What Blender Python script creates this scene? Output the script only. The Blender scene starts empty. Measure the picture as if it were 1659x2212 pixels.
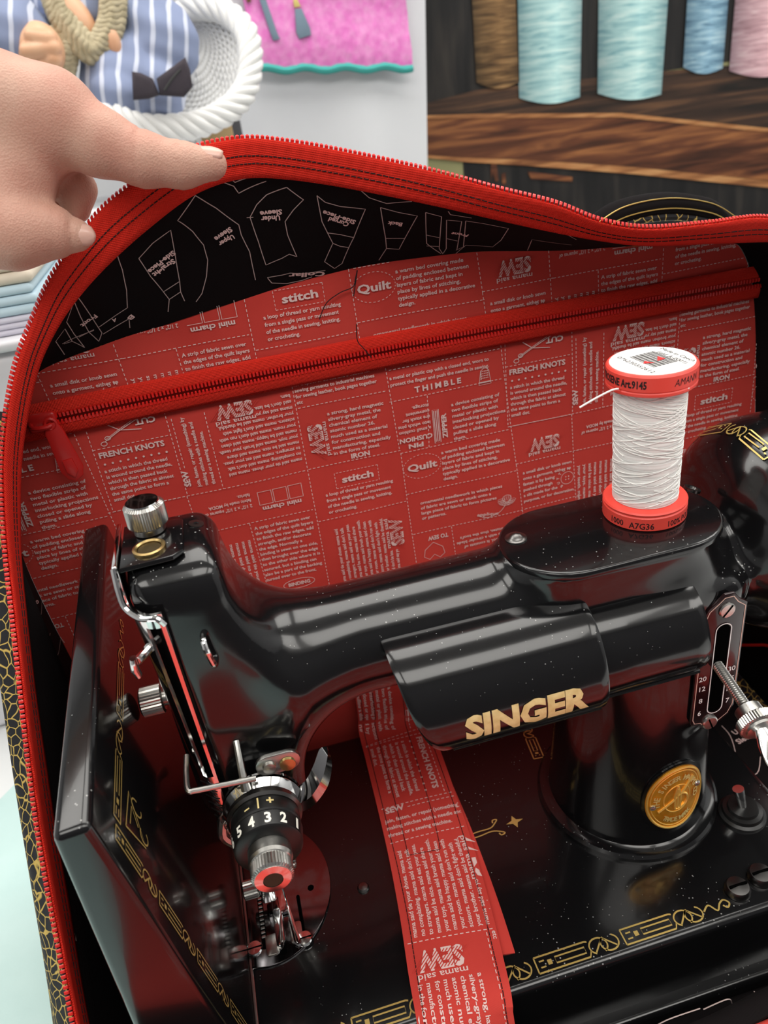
import bpy, bmesh, math, random
import numpy as np
from mathutils import Vector, Matrix

random.seed(4)
rng = np.random.default_rng(4)
scene = bpy.context.scene
col = scene.collection
MM = 0.001
ZO = 65.0            # the machine's bed top lies 65 mm above the table top; all lengths below are mm from the bed top

# ------------------------------------------------------------------ camera
FPX, WPX, HPX = 1661.0, 1659, 2212
pitch, roll, yaw = math.radians(29.2), math.radians(7.85), math.radians(10)
r0 = Vector((math.cos(yaw), -math.sin(yaw), 0)); f0 = Vector((math.sin(yaw), math.cos(yaw), 0)); up = Vector((0, 0, 1))
fw = math.cos(pitch) * f0 - math.sin(pitch) * up
u0 = math.cos(pitch) * up + math.sin(pitch) * f0
cr_ = math.cos(roll) * r0 - math.sin(roll) * u0
cu_ = math.sin(roll) * r0 + math.cos(roll) * u0
cam = bpy.data.cameras.new('camera'); camo = bpy.data.objects.new('camera', cam); col.objects.link(camo)
m = Matrix((cr_, cu_, -fw)).transposed().to_4x4()
m.translation = Vector((-175.28, -286.11, 398.64 + ZO)) * MM
camo.matrix_world = m
cam.sensor_fit = 'VERTICAL'; cam.sensor_height = 36.0; cam.lens = FPX / HPX * 36.0
cam.clip_start = 0.01; cam.clip_end = 50
cam.dof.use_dof = True; cam.dof.focus_distance = 0.375; cam.dof.aperture_fstop = 13
scene.camera = camo

# ------------------------------------------------------------------ world, lamps, exposure
wd = bpy.data.worlds.new('room_light'); scene.world = wd; wd.use_nodes = True
bg = wd.node_tree.nodes['Background']; bg.inputs[0].default_value = (0.80, 0.84, 0.88, 1); bg.inputs[1].default_value = 0.25
vs = scene.view_settings
vs.view_transform = 'Standard'; vs.look = 'None'; vs.exposure = 0.2; vs.gamma = 1.0; vs.use_curve_mapping = False

def ceiling_lamp(x, y, z, sx, sy, power, colr=(1.0, 0.97, 0.92)):
    l = bpy.data.lights.new('ceiling_lamp', 'AREA'); l.shape = 'RECTANGLE'; l.size = sx; l.size_y = sy
    l.energy = power; l.color = colr
    o = bpy.data.objects.new('ceiling_lamp', l); col.objects.link(o); o.location = (x, y, z)
    return o
for lx in (-1.3, 0.25, 1.8):
    for ly in (-1.1, 0.55):
        ceiling_lamp(lx, ly, 1.93, 1.3, 0.9, 16.5)

# ------------------------------------------------------------------ mesh helpers
def tag(o, label=None, cat=None, group=None, kind=None):
    if label: o['label'] = label
    if cat: o['category'] = cat
    if group: o['group'] = group
    if kind: o['kind'] = kind
    return o

def thing(name, loc, label, cat, group=None):
    o = bpy.data.objects.new(name, None); col.objects.link(o)
    o.location = (loc[0] * MM, loc[1] * MM, (loc[2] + ZO) * MM); o.empty_display_size = 0.02
    bpy_off[o.name] = Vector(o.location)
    return tag(o, label, cat, group)
bpy_off = {}

def put(name, VF, mat, parent=None, smooth=True, angle=35, kind=None, label=None):
    V, F = VF
    V = np.asarray(V, float).reshape(-1, 3).copy()
    V[:, 2] += ZO; V *= MM
    me = bpy.data.meshes.new(name)
    me.from_pydata(V.tolist(), [], [tuple(int(i) for i in f) for f in F]); me.update()
    if smooth and len(me.polygons):
        me.polygons.foreach_set('use_smooth', [True] * len(me.polygons))
        if angle: me.set_sharp_from_angle(angle=math.radians(angle))
    me.materials.append(mat)
    o = bpy.data.objects.new(name, me); col.objects.link(o)
    if parent is not None:
        if parent.parent is not None and parent.parent.parent is not None: parent = parent.parent     # thing > part > sub-part, no deeper
        o.parent = parent
        if parent.name in bpy_off: o.matrix_parent_inverse = Matrix.Translation(-bpy_off[parent.name])
    return tag(o, label, None, None, kind)

def join(*VFs):
    V = []; F = []; n = 0
    for v, f in VFs:
        v = np.asarray(v, float).reshape(-1, 3)
        V.append(v); F.extend([tuple(int(i) + n for i in q) for q in f]); n += len(v)
    return (np.vstack(V) if V else np.zeros((0, 3))), F

def frame(axis):
    a = np.asarray(axis, float); a = a / np.linalg.norm(a)
    t = np.array([0, 0, 1.0]) if abs(a[2]) < .9 else np.array([1.0, 0, 0])
    e1 = np.cross(t, a); e1 /= np.linalg.norm(e1)
    return e1, np.cross(a, e1), a

def lathe(prof, org, axis, seg=48, a0=0, sx=1, sy=1):
    e1, e2, a = frame(axis); org = np.asarray(org, float)
    V = []; F = []
    for r, h in prof:
        for k in range(seg):
            t = a0 + 2 * math.pi * k / seg
            V.append(org + a * h + (e1 * math.cos(t) * sx + e2 * math.sin(t) * sy) * r)
    n = len(prof)
    for i in range(n - 1):
        for k in range(seg):
            k2 = (k + 1) % seg
            F.append((i * seg + k, i * seg + k2, (i + 1) * seg + k2, (i + 1) * seg + k))
    F.append(tuple(range(seg))[::-1]); F.append(tuple((n - 1) * seg + k for k in range(seg)))
    return np.array(V), F

def knurl(r, h0, h1, org, axis, n=60, d=.5, caps=True, bev=.8):
    """ribbed grip: a ring whose radius alternates"""
    e1, e2, a = frame(axis); org = np.asarray(org, float); V = []; F = []
    seg = n * 2
    for rr, h in ((r - bev - d, h0), (r, h0 + bev), (r, h1 - bev), (r - bev - d, h1)):
        for k in range(seg):
            t = 2 * math.pi * k / seg
            q = rr - (d if (k % 2 and abs(rr - r) < 1e-6) else 0)
            V.append(org + a * h + (e1 * math.cos(t) + e2 * math.sin(t)) * q)
    for i in range(3):
        for k in range(seg):
            k2 = (k + 1) % seg
            F.append((i * seg + k, i * seg + k2, (i + 1) * seg + k2, (i + 1) * seg + k))
    F.append(tuple(range(seg))[::-1]); F.append(tuple(3 * seg + k for k in range(seg)))
    return np.array(V), F

def crom(P, n):
    P = np.asarray(P, float); m_ = len(P); out = []
    for i in range(m_ - 1):
        p0 = P[max(i - 1, 0)]; p1 = P[i]; p2 = P[i + 1]; p3 = P[min(i + 2, m_ - 1)]
        for j in range(n):
            t = j / n
            out.append(.5 * ((2 * p1) + (-p0 + p2) * t + (2 * p0 - 5 * p1 + 4 * p2 - p3) * t * t + (-p0 + 3 * p1 - 3 * p2 + p3) * t ** 3))
    out.append(P[-1]); return np.array(out)

def tube(P, r, seg=8, caps=True, flat=1.0):
    P = np.asarray(P, float); n = len(P)
    R = np.full(n, r, float) if np.isscalar(r) else np.asarray(r, float)
    T = np.gradient(P, axis=0); T /= np.linalg.norm(T, axis=1)[:, None] + 1e-12
    e1, e2, _ = frame(T[0]); V = []; F = []
    for i in range(n):
        e1 = e1 - T[i] * (e1 @ T[i]); e1 /= np.linalg.norm(e1); e2 = np.cross(T[i], e1)
        for k in range(seg):
            t = 2 * math.pi * k / seg
            V.append(P[i] + R[i] * (e1 * math.cos(t) + e2 * math.sin(t) * flat))
    for i in range(n - 1):
        for k in range(seg):
            k2 = (k + 1) % seg
            F.append((i * seg + k, i * seg + k2, (i + 1) * seg + k2, (i + 1) * seg + k))
    if caps:
        F.append(tuple(range(seg))[::-1]); F.append(tuple((n - 1) * seg + k for k in range(seg)))
    return np.array(V), F

def bmVF(bm):
    bm.verts.ensure_lookup_table(); bm.verts.index_update()
    V = np.array([v.co[:] for v in bm.verts]); F = [tuple(v.index for v in f.verts) for f in bm.faces]
    bm.free(); return V, F

def hexa(c8, bev=0, seg=3):
    """solid from 8 corners: bottom 4 then top 4"""
    bm = bmesh.new(); vs_ = [bm.verts.new(c) for c in c8]
    for q in ((3, 2, 1, 0), (4, 5, 6, 7), (0, 1, 5, 4), (1, 2, 6, 5), (2, 3, 7, 6), (3, 0, 4, 7)):
        bm.faces.new([vs_[i] for i in q])
    bmesh.ops.recalc_face_normals(bm, faces=bm.faces)
    if bev: bmesh.ops.bevel(bm, geom=bm.edges[:], offset=bev, segments=seg, profile=.5, affect='EDGES', clamp_overlap=True)
    return bmVF(bm)

def box(x0, x1, y0, y1, z0, z1, bev=0, seg=3):
    return hexa([(x0, y0, z0), (x1, y0, z0), (x1, y1, z0), (x0, y1, z0), (x0, y0, z1), (x1, y0, z1), (x1, y1, z1), (x0, y1, z1)], bev, seg)

def prism(poly, org, e1, e2, h, bev=0, seg=2):
    """polygon (2-D) in the plane org,e1,e2, extruded by h along e1 x e2"""
    org = np.asarray(org, float); e1 = np.asarray(e1, float); e2 = np.asarray(e2, float); nn = np.cross(e1, e2)
    bm = bmesh.new()
    lo = [bm.verts.new(org + e1 * a + e2 * b) for a, b in poly]; hi = [bm.verts.new(org + e1 * a + e2 * b + nn * h) for a, b in poly]
    n = len(poly); top = bm.faces.new(hi); bm.faces.new(lo[::-1])
    for i in range(n): bm.faces.new((lo[i], lo[(i + 1) % n], hi[(i + 1) % n], hi[i]))
    bmesh.ops.recalc_face_normals(bm, faces=bm.faces)
    if bev: bmesh.ops.bevel(bm, geom=[e for e in top.edges], offset=bev, segments=seg, profile=.5, affect='EDGES', clamp_overlap=True)
    return bmVF(bm)

def stadium(x0, x1, y0, y1, n=14):
    r = (y1 - y0) / 2; c = (y0 + y1) / 2; out = []
    for k in range(n + 1): t = -math.pi / 2 + math.pi * k / n; out.append((x1 - r + r * math.cos(t), c + r * math.sin(t)))
    for k in range(n + 1): t = math.pi / 2 + math.pi * k / n; out.append((x0 + r + r * math.cos(t), c + r * math.sin(t)))
    return out

def rrect(x0, x1, y0, y1, r, n=6):
    out = []
    for cx, cy, a in ((x1 - r, y0 + r, -90), (x1 - r, y1 - r, 0), (x0 + r, y1 - r, 90), (x0 + r, y0 + r, 180)):
        for k in range(n + 1): t = math.radians(a + 90 * k / n); out.append((cx + r * math.cos(t), cy + r * math.sin(t)))
    return out

def grid(G):
    G = np.asarray(G, float); a, b, _ = G.shape
    F = [(i * b + j, (i + 1) * b + j, (i + 1) * b + j + 1, i * b + j + 1) for i in range(a - 1) for j in range(b - 1)]
    return G.reshape(-1, 3), F

def thicken(VF, t):
    """closed sheet of thickness t from an open sheet"""
    V, F = VF; bm = bmesh.new(); vs_ = [bm.verts.new(v) for v in V]
    for f in F:
        try: bm.faces.new([vs_[i] for i in f])
        except ValueError: pass
    bmesh.ops.recalc_face_normals(bm, faces=bm.faces); bm.normal_update()
    bmesh.ops.solidify(bm, geom=bm.faces[:], thickness=t)
    return bmVF(bm)

# ------------------------------------------------------------------ 2-D print: text and lines laid onto surfaces
_tc = {}
def text2d(body, bold=0.0, space=1.0, shear=0.0):
    k = (body, bold, space, shear)
    if k not in _tc:
        c = bpy.data.curves.new('t', 'FONT'); c.body = body; c.size = 1; c.resolution_u = 2; c.offset = bold; c.space_character = space; c.shear = shear
        c.fill_mode = 'FRONT'
        o = bpy.data.objects.new('t', c)
        me = o.to_mesh(); me.calc_loop_triangles()
        V = np.array([v.co[:2] for v in me.vertices]).reshape(-1, 2); F = [tuple(t.vertices) for t in me.loop_triangles]
        o.to_mesh_clear(); bpy.data.objects.remove(o); bpy.data.curves.remove(c)
        _tc[k] = (V, F)
    return _tc[k]

def line2d(P, w, closed=False):
    P = np.asarray(P, float)
    if closed: P = np.vstack([P, P[:1]])
    n = len(P); T = np.gradient(P, axis=0) if n > 2 else np.repeat((P[1:] - P[:1]), 2, 0)
    if closed: T[0] = T[-1] = P[1] - P[-2]
    T /= np.linalg.norm(T, axis=1)[:, None] + 1e-9
    N = np.stack([-T[:, 1], T[:, 0]], 1) * w / 2
    V = np.empty((2 * n, 2)); V[0::2] = P - N; V[1::2] = P + N
    return V, [(2 * i, 2 * i + 2, 2 * i + 3, 2 * i + 1) for i in range(n - 1)]

def dash2d(a, b, w=.38, on=1.5, off=1.1):
    a = np.asarray(a, float); b = np.asarray(b, float); L = np.linalg.norm(b - a); d = (b - a) / L; out = []
    s = 0
    while s < L:
        out.append(line2d([a + d * s, a + d * min(s + on, L)], w)); s += on + off
    return out

def disc2d(c, r, n=12):
    V = [(c[0] + r * math.cos(2 * math.pi * k / n), c[1] + r * math.sin(2 * math.pi * k / n)) for k in range(n)]
    return np.array(V), [tuple(range(n))]

def arc2d(c, rx, ry, a0, a1, n=24):
    return [(c[0] + rx * math.cos(math.radians(a0 + (a1 - a0) * k / n)), c[1] + ry * math.sin(math.radians(a0 + (a1 - a0) * k / n))) for k in range(n + 1)]

def place_text(body, u, v, height, width=None, rot=0, bold=0.0, space=1.0, center=False, shear=0.0, cap=.70):
    """text with capital height in mm, stretched to width; rot in degrees; (u,v) = baseline start (or centre)"""
    V, F = text2d(body, bold, space, shear)
    if not len(V): return V, F
    s = height / cap; w0 = V[:, 0].max() - min(V[:, 0].min(), 0)
    sx = (width / w0) if width else s
    X = V * np.array([sx, s])
    if center: X = X - np.array([width / 2 if width else w0 * sx / 2, height / 2])
    c, sn = math.cos(math.radians(rot)), math.sin(math.radians(rot))
    return np.stack([u + X[:, 0] * c - X[:, 1] * sn, v + X[:, 0] * sn + X[:, 1] * c], 1), F

def join2(*L):
    V = []; F = []; n = 0
    for v, f in L:
        if not len(v): continue
        V.append(np.asarray(v, float)); F += [tuple(i + n for i in q) for q in f]; n += len(v)
    return np.vstack(V), F

def refine(VF2, L):
    """split long edges so that print follows a curved surface"""
    bm = bmesh.new(); V, F = VF2; vs_ = [bm.verts.new((a, b, 0)) for a, b in V]
    for f in F:
        try: bm.faces.new([vs_[i] for i in f])
        except ValueError: pass
    for _ in range(4):
        es = [e for e in bm.edges if e.calc_length() > L]
        if not es: break
        bmesh.ops.subdivide_edges(bm, edges=es, cuts=1)
        bmesh.ops.triangulate(bm, faces=[f for f in bm.faces if len(f.verts) > 4])
    V, F = bmVF(bm); return V[:, :2], F

def lay(VF2, fn):
    """2-D print -> 3-D through fn(u array, v array) -> (N,3)"""
    V, F = VF2
    return fn(V[:, 0], V[:, 1]), F

def plane_map(org, e1, e2):
    org = np.asarray(org, float); e1 = np.asarray(e1, float); e2 = np.asarray(e2, float)
    return lambda u, v: org + u[:, None] * e1 + v[:, None] * e2

def clip2(VF2, keep):
    V, F = VF2; c = np.array([V[list(f)].mean(0) for f in F]); k = keep(c[:, 0], c[:, 1])
    F = [f for f, q in zip(F, k) if q]
    used = sorted({i for f in F for i in f}); ix = {i: n for n, i in enumerate(used)}
    return V[used], [tuple(ix[i] for i in f) for f in F]

# ------------------------------------------------------------------ signed-distance modelling for cast and fleshy shapes
def smin(a, b, k):
    h = np.clip(.5 + .5 * (b - a) / k, 0, 1); return b * (1 - h) + a * h - k * h * (1 - h)
def smax(a, b, k): return -smin(-a, -b, k)
def sd_box(P, c, h, r):
    q = np.abs(P - np.asarray(c, float)) - (np.asarray(h, float) - r)
    return np.linalg.norm(np.maximum(q, 0), axis=-1) + np.minimum(q.max(-1), 0) - r
def sd_cap(P, a, b, ra, rb):
    a = np.asarray(a, float); b = np.asarray(b, float); ab = b - a
    t = np.clip(((P - a) @ ab) / (ab @ ab), 0, 1)
    return np.linalg.norm(P - (a + t[..., None] * ab), axis=-1) - (ra + (rb - ra) * t)
def sd_ell(P, c, r):
    r = np.asarray(r, float); q = (P - np.asarray(c, float)) / r; k = np.linalg.norm(q, axis=-1)
    return (k - 1) * k / (np.linalg.norm(q / r, axis=-1) + 1e-9)
def sd_cyl(P, a, axis, h0, h1, r, rd):
    a = np.asarray(a, float); e1, e2, n = frame(axis); d = P - a
    h = d @ n; rr = np.sqrt(np.maximum((d * d).sum(-1) - h * h, 0))
    q = np.stack([rr - (r - rd), np.abs(h - (h0 + h1) / 2) - ((h1 - h0) / 2 - rd)], -1)
    return np.linalg.norm(np.maximum(q, 0), axis=-1) + np.minimum(q.max(-1), 0) - rd

def sdf_mesh(f, lo, hi, h):
    lo = np.asarray(lo, float); hi = np.asarray(hi, float)
    n = np.ceil((hi - lo) / h).astype(int) + 1
    ax = [lo[i] + h * np.arange(n[i]) for i in range(3)]
    D = np.empty(n, np.float32)
    for i in range(n[0]):
        Y, Z = np.meshgrid(ax[1], ax[2], indexing='ij')
        D[i] = f(np.stack([np.full_like(Y, ax[0][i]), Y, Z], -1))
    s = D < 0
    c = np.zeros(n - 1, int)
    for dx in (0, 1):
        for dy in (0, 1):
            for dz in (0, 1): c += s[dx:n[0] - 1 + dx, dy:n[1] - 1 + dy, dz:n[2] - 1 + dz]
    act = (c > 0) & (c < 8)
    idx = -np.ones(n - 1, int); cells = np.argwhere(act); idx[act] = np.arange(len(cells))
    acc = np.zeros((len(cells), 3)); cnt = np.zeros(len(cells))
    I, J, K = cells.T
    offs = [(a, b, c_) for a in (0, 1) for b in (0, 1) for c_ in (0, 1)]
    for o in offs:
        for axn in range(3):
            if o[axn]: continue
            o2 = list(o); o2[axn] = 1
            d0 = D[I + o[0], J + o[1], K + o[2]]; d1 = D[I + o2[0], J + o2[1], K + o2[2]]
            x = (d0 < 0) != (d1 < 0); t = np.where(x, d0 / np.where(x, d0 - d1, 1), 0)
            p = np.array(o, float)[None] + 0 * acc; p[:, axn] = t
            acc += p * x[:, None]; cnt += x
    V = lo + h * (cells + acc / cnt[:, None])
    F = []
    for axn in range(3):
        a, b = [(1, 2), (2, 0), (0, 1)][axn]
        sl0 = [slice(None)] * 3; sl1 = [slice(None)] * 3; sl0[axn] = slice(0, -1); sl1[axn] = slice(1, None)
        e0, e1_ = s[tuple(sl0)], s[tuple(sl1)]
        E = np.argwhere(e0 != e1_)
        E = E[(E[:, a] > 0) & (E[:, b] > 0) & (E[:, a] < n[a] - 1) & (E[:, b] < n[b] - 1)]
        st = e0[tuple(E.T)]
        def cell(da, db):
            q = E.copy(); q[:, a] -= da; q[:, b] -= db; return idx[tuple(q.T)]
        q = np.stack([cell(1, 1), cell(0, 1), cell(0, 0), cell(1, 0)], 1)
        q[~st] = q[~st][:, ::-1]; F.append(q)
    F = np.vstack(F)
    for _ in range(4):
        d = f(V); g = np.stack([f(V + np.eye(3)[k] * .05) - f(V - np.eye(3)[k] * .05) for k in range(3)], 1) / .1
        g2 = np.maximum((g * g).sum(1), .05); V = V - np.clip(d / g2, -h, h)[:, None] * g
    return V, F[(F >= 0).all(1)]

# ------------------------------------------------------------------ materials (all procedural)
def lin(r, g, b):
    f_ = lambda c: (c / 255 / 12.92) if c <= 10 else ((c / 255 + .055) / 1.055) ** 2.4
    return (f_(r), f_(g), f_(b))

def P(name, base, rough=.5, metal=0., spec=.5, coat=0., sss=0., bump=None, var=None, sheen=0.):
    """bump=(kind, scale, strength); var=(colour, scale, amount)"""
    mt = bpy.data.materials.new(name); mt.use_nodes = True; nt = mt.node_tree; b = nt.nodes['Principled BSDF']
    b.inputs['Base Color'].default_value = (*base, 1); b.inputs['Roughness'].default_value = rough; b.inputs['Metallic'].default_value = metal
    b.inputs['Specular IOR Level'].default_value = spec; b.inputs['Coat Weight'].default_value = coat; b.inputs['Coat Roughness'].default_value = .05
    if sss:
        b.inputs['Subsurface Weight'].default_value = sss; b.inputs['Subsurface Radius'].default_value = (1, .35, .2); b.inputs['Subsurface Scale'].default_value = .004
    if sheen: b.inputs['Sheen Weight'].default_value = sheen
    tc = nt.nodes.new('ShaderNodeTexCoord')
    if bump:
        kind, sc, st = bump
        if kind == 'weave':
            t1 = nt.nodes.new('ShaderNodeTexWave'); t1.inputs['Scale'].default_value = sc; t1.bands_direction = 'X'
            t2 = nt.nodes.new('ShaderNodeTexWave'); t2.inputs['Scale'].default_value = sc; t2.bands_direction = 'Z'
            mx = nt.nodes.new('ShaderNodeMath'); mx.operation = 'ADD'
            nt.links.new(tc.outputs['Object'], t1.inputs['Vector']); nt.links.new(tc.outputs['Object'], t2.inputs['Vector'])
            nt.links.new(t1.outputs['Fac'], mx.inputs[0]); nt.links.new(t2.outputs['Fac'], mx.inputs[1]); hout = mx.outputs[0]
        elif kind == 'voronoi':
            t1 = nt.nodes.new('ShaderNodeTexVoronoi'); t1.inputs['Scale'].default_value = sc; nt.links.new(tc.outputs['Object'], t1.inputs['Vector']); hout = t1.outputs['Distance']
        else:
            t1 = nt.nodes.new('ShaderNodeTexNoise'); t1.inputs['Scale'].default_value = sc; t1.inputs['Detail'].default_value = 5; nt.links.new(tc.outputs['Object'], t1.inputs['Vector']); hout = t1.outputs['Fac']
        bp = nt.nodes.new('ShaderNodeBump'); bp.inputs['Strength'].default_value = st; bp.inputs['Distance'].default_value = .001
        nt.links.new(hout, bp.inputs['Height']); nt.links.new(bp.outputs[0], b.inputs['Normal'])
    if var:
        c2, sc, am = var
        t = nt.nodes.new('ShaderNodeTexNoise'); t.inputs['Scale'].default_value = sc; t.inputs['Detail'].default_value = 6; nt.links.new(tc.outputs['Object'], t.inputs['Vector'])
        rp = nt.nodes.new('ShaderNodeMapRange'); rp.inputs['From Min'].default_value = .35; rp.inputs['From Max'].default_value = .68; rp.inputs['To Max'].default_value = am
        mx = nt.nodes.new('ShaderNodeMixRGB'); mx.inputs[1].default_value = (*base, 1); mx.inputs[2].default_value = (*c2, 1)
        nt.links.new(t.outputs['Fac'], rp.inputs['Value']); nt.links.new(rp.outputs[0], mx.inputs[0]); nt.links.new(mx.outputs[0], b.inputs['Base Color'])
    return mt

def N(mt): return mt.node_tree, mt.node_tree.nodes['Principled BSDF']

M = {}
M['red_fabric'] = P('red_cotton', lin(210, 70, 61), .85, spec=.2, bump=('weave', 900, .12), var=(lin(198, 60, 53), 30, .6))
M['red_tape'] = P('red_zip_tape', lin(232, 46, 30), .8, spec=.25, bump=('weave', 420, .5))
M['red_teeth'] = P('red_nylon', lin(226, 36, 30), .3, spec=.6)
M['red_pull'] = P('red_enamel', lin(196, 30, 26), .35, spec=.6)
M['white_print'] = P('white_print', lin(236, 205, 200), .8)
M['chalk'] = P('chalk_print', lin(190, 170, 165), .8)
M['black_fabric'] = P('black_cotton', lin(17, 13, 14), .9, spec=.15, bump=('weave', 900, .15))
M['thread_black'] = P('black_thread', lin(30, 16, 18), .8)
M['white_thread'] = P('white_thread', lin(252, 252, 248), .7, sheen=.3)
M['chrome'] = P('chrome', (.78, .78, .77), .10, 1)
M['steel'] = P('satin_steel', (.52, .51, .48), .28, 1, bump=('noise', 900, .05))
M['dark_steel'] = P('dark_steel', (.16, .155, .15), .3, 1)
M['brass'] = P('brass', (.55, .40, .17), .3, 1)
M['gold_print'] = P('gold_decal', lin(214, 186, 108), .35, .55)
M['gold_text'] = P('gold_lettering', lin(238, 220, 158), .45, .1, var=(lin(206, 180, 112), 250, .7))
M['black_plain'] = P('black_plastic', (.008, .008, .008), .35)
M['hole'] = P('dark_recess', (.002, .002, .002), 1, spec=0)
M['white_paint'] = P('white_paint', lin(235, 232, 220), .6)
M['print_black'] = P('black_ink', lin(30, 20, 22), .6)
M['coral'] = P('coral_plastic', lin(240, 78, 66), .38, spec=.5)
M['label_white'] = P('white_label', lin(242, 242, 240), .5)
M['teal_print'] = P('red_ink', lin(214, 40, 40), .6)

# black lacquer with fine dust on it
mt = P('black_lacquer', (.005, .005, .0055), .16, spec=.5, coat=.25); nt, b = N(mt); M['lacquer'] = mt
tc = nt.nodes.new('ShaderNodeTexCoord'); vo = nt.nodes.new('ShaderNodeTexVoronoi'); vo.inputs['Scale'].default_value = 360; vo.inputs['Randomness'].default_value = 1
nt.links.new(tc.outputs['Object'], vo.inputs['Vector'])
nz = nt.nodes.new('ShaderNodeTexNoise'); nz.inputs['Scale'].default_value = 24; nt.links.new(tc.outputs['Object'], nz.inputs['Vector'])
th = nt.nodes.new('ShaderNodeMapRange'); th.inputs['From Min'].default_value = .34; th.inputs['From Max'].default_value = .7; th.inputs['To Min'].default_value = .0; th.inputs['To Max'].default_value = .15
nt.links.new(nz.outputs['Fac'], th.inputs['Value'])
lt = nt.nodes.new('ShaderNodeMath'); lt.operation = 'LESS_THAN'; nt.links.new(vo.outputs['Distance'], lt.inputs[0]); nt.links.new(th.outputs[0], lt.inputs[1])
ge = nt.nodes.new('ShaderNodeNewGeometry'); sp = nt.nodes.new('ShaderNodeSeparateXYZ'); nt.links.new(ge.outputs['Normal'], sp.inputs[0])
upm = nt.nodes.new('ShaderNodeMapRange'); upm.inputs['From Min'].default_value = .2; upm.inputs['From Max'].default_value = .7; nt.links.new(sp.outputs['Z'], upm.inputs['Value'])
ml = nt.nodes.new('ShaderNodeMath'); ml.operation = 'MULTIPLY'; nt.links.new(lt.outputs[0], ml.inputs[0]); nt.links.new(upm.outputs[0], ml.inputs[1])
mx = nt.nodes.new('ShaderNodeMixRGB'); mx.inputs[1].default_value = (.005, .005, .0055, 1); mx.inputs[2].default_value = (.30, .30, .29, 1)
nt.links.new(ml.outputs[0], mx.inputs[0]); nt.links.new(mx.outputs[0], b.inputs['Base Color'])
# slightly uneven old lacquer
nb = nt.nodes.new('ShaderNodeTexNoise'); nb.inputs['Scale'].default_value = 40; nt.links.new(tc.outputs['Object'], nb.inputs['Vector'])
bp = nt.nodes.new('ShaderNodeBump'); bp.inputs['Strength'].default_value = .05; bp.inputs['Distance'].default_value = .002; nt.links.new(nb.outputs['Fac'], bp.inputs['Height']); nt.links.new(bp.outputs[0], b.inputs['Normal'])

# black cotton with a gold crackle print
mt = P('gold_crackle_cotton', (.006, .006, .008), .7); nt, b = N(mt); M['crackle'] = mt
tc = nt.nodes.new('ShaderNodeTexCoord'); vo = nt.nodes.new('ShaderNodeTexVoronoi'); vo.feature = 'DISTANCE_TO_EDGE'; vo.inputs['Scale'].default_value = 185
nz = nt.nodes.new('ShaderNodeTexNoise'); nz.inputs['Scale'].default_value = 45; nt.links.new(tc.outputs['Object'], nz.inputs['Vector'])
va = nt.nodes.new('ShaderNodeVectorMath'); va.operation = 'MULTIPLY_ADD'; va.inputs[1].default_value = (.012, .012, .012)
nt.links.new(nz.outputs['Color'], va.inputs[0]); nt.links.new(tc.outputs['Object'], va.inputs[2]); nt.links.new(va.outputs[0], vo.inputs['Vector'])
rp = nt.nodes.new('ShaderNodeMapRange'); rp.inputs['From Min'].default_value = .02; rp.inputs['From Max'].default_value = .065; rp.inputs['To Min'].default_value = 1; rp.inputs['To Max'].default_value = 0
nt.links.new(vo.outputs['Distance'], rp.inputs['Value'])
mx = nt.nodes.new('ShaderNodeMixRGB'); mx.inputs[1].default_value = (.008, .008, .011, 1); mx.inputs[2].default_value = (*lin(206, 176, 92), 1)
nt.links.new(rp.outputs[0], mx.inputs[0]); nt.links.new(mx.outputs[0], b.inputs['Base Color']); b.inputs['Metallic'].default_value = .2
# ---- measured curves of the bag (mm, bed top = 0) ----
TEETH_C=[(176.0,40.0,-58.0),(180.0,45.0,40.0),(181.0,52.0,130.0),(178.0,60.0,210.0),(166.0,68.0,268.0),(142.0,73.0,300.0),(107.7,75.0,313.7),(70.0,70.0,317.4),(34.6,66.0,321.2),(10.6,67.0,327.9),(-11.1,71.0,338.4),(-35.7,78.0,347.5),(-59.9,85.0,357.0),(-84.3,90.0,365.6),(-108.7,93.0,373.6),(-128.7,95.0,379.4),(-146.7,96.0,383.1),(-165.2,96.0,382.9),(-182.3,96.0,379.1),(-200.5,96.0,371.3),(-215.9,96.0,363.0),(-231.5,95.0,350.8),(-245.3,93.0,338.3),(-257.2,90.0,323.3),(-269.0,87.0,306.9),(-278.7,82.0,288.1),(-286.5,76.0,268.8),(-292.1,69.0,249.0),(-296.6,58.0,225.6),(-298.6,43.0,204.2),(-301.2,20.0,173.2),(-303.5,2.0,147.5),(-305.0,-16.0,122.3),(-304.9,-36.0,96.9),(-304.1,-56.0,72.7),(-303.6,-75.0,48.6)]
TAPE_C=[(173.9,54.8,-58.3),(176.7,59.6,40.0),(176.7,66.4,130.0),(172.5,73.8,207.9),(160.5,81.7,265.6),(139.6,87.1,295.6),(116.4,84.0,299.8),(79.2,82.0,305.3),(43.3,80.0,310.4),(18.2,81.0,316.9),(-8.6,82.0,325.4),(-33.6,85.0,334.0),(-60.9,89.0,343.6),(-86.6,92.0,352.2),(-111.5,95.0,360.2),(-132.1,97.0,365.7),(-148.5,98.0,368.4),(-163.5,98.0,367.4),(-178.1,98.0,363.1),(-197.2,98.0,353.6),(-214.5,98.0,343.6),(-230.0,98.0,333.3),(-243.6,97.0,322.4),(-254.1,95.0,311.7),(-263.7,94.0,299.3),(-273.4,90.0,281.7),(-282.5,86.0,262.3),(-289.6,80.0,241.5),(-296.0,71.0,217.7),(-299.7,58.0,194.0),(-303.2,36.0,159.9),(-305.2,18.0,131.5),(-307.0,0.0,103.5),(-307.6,-20.0,74.9),(-308.5,-40.0,47.6),(-309.5,-58.0,17.7)]
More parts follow.
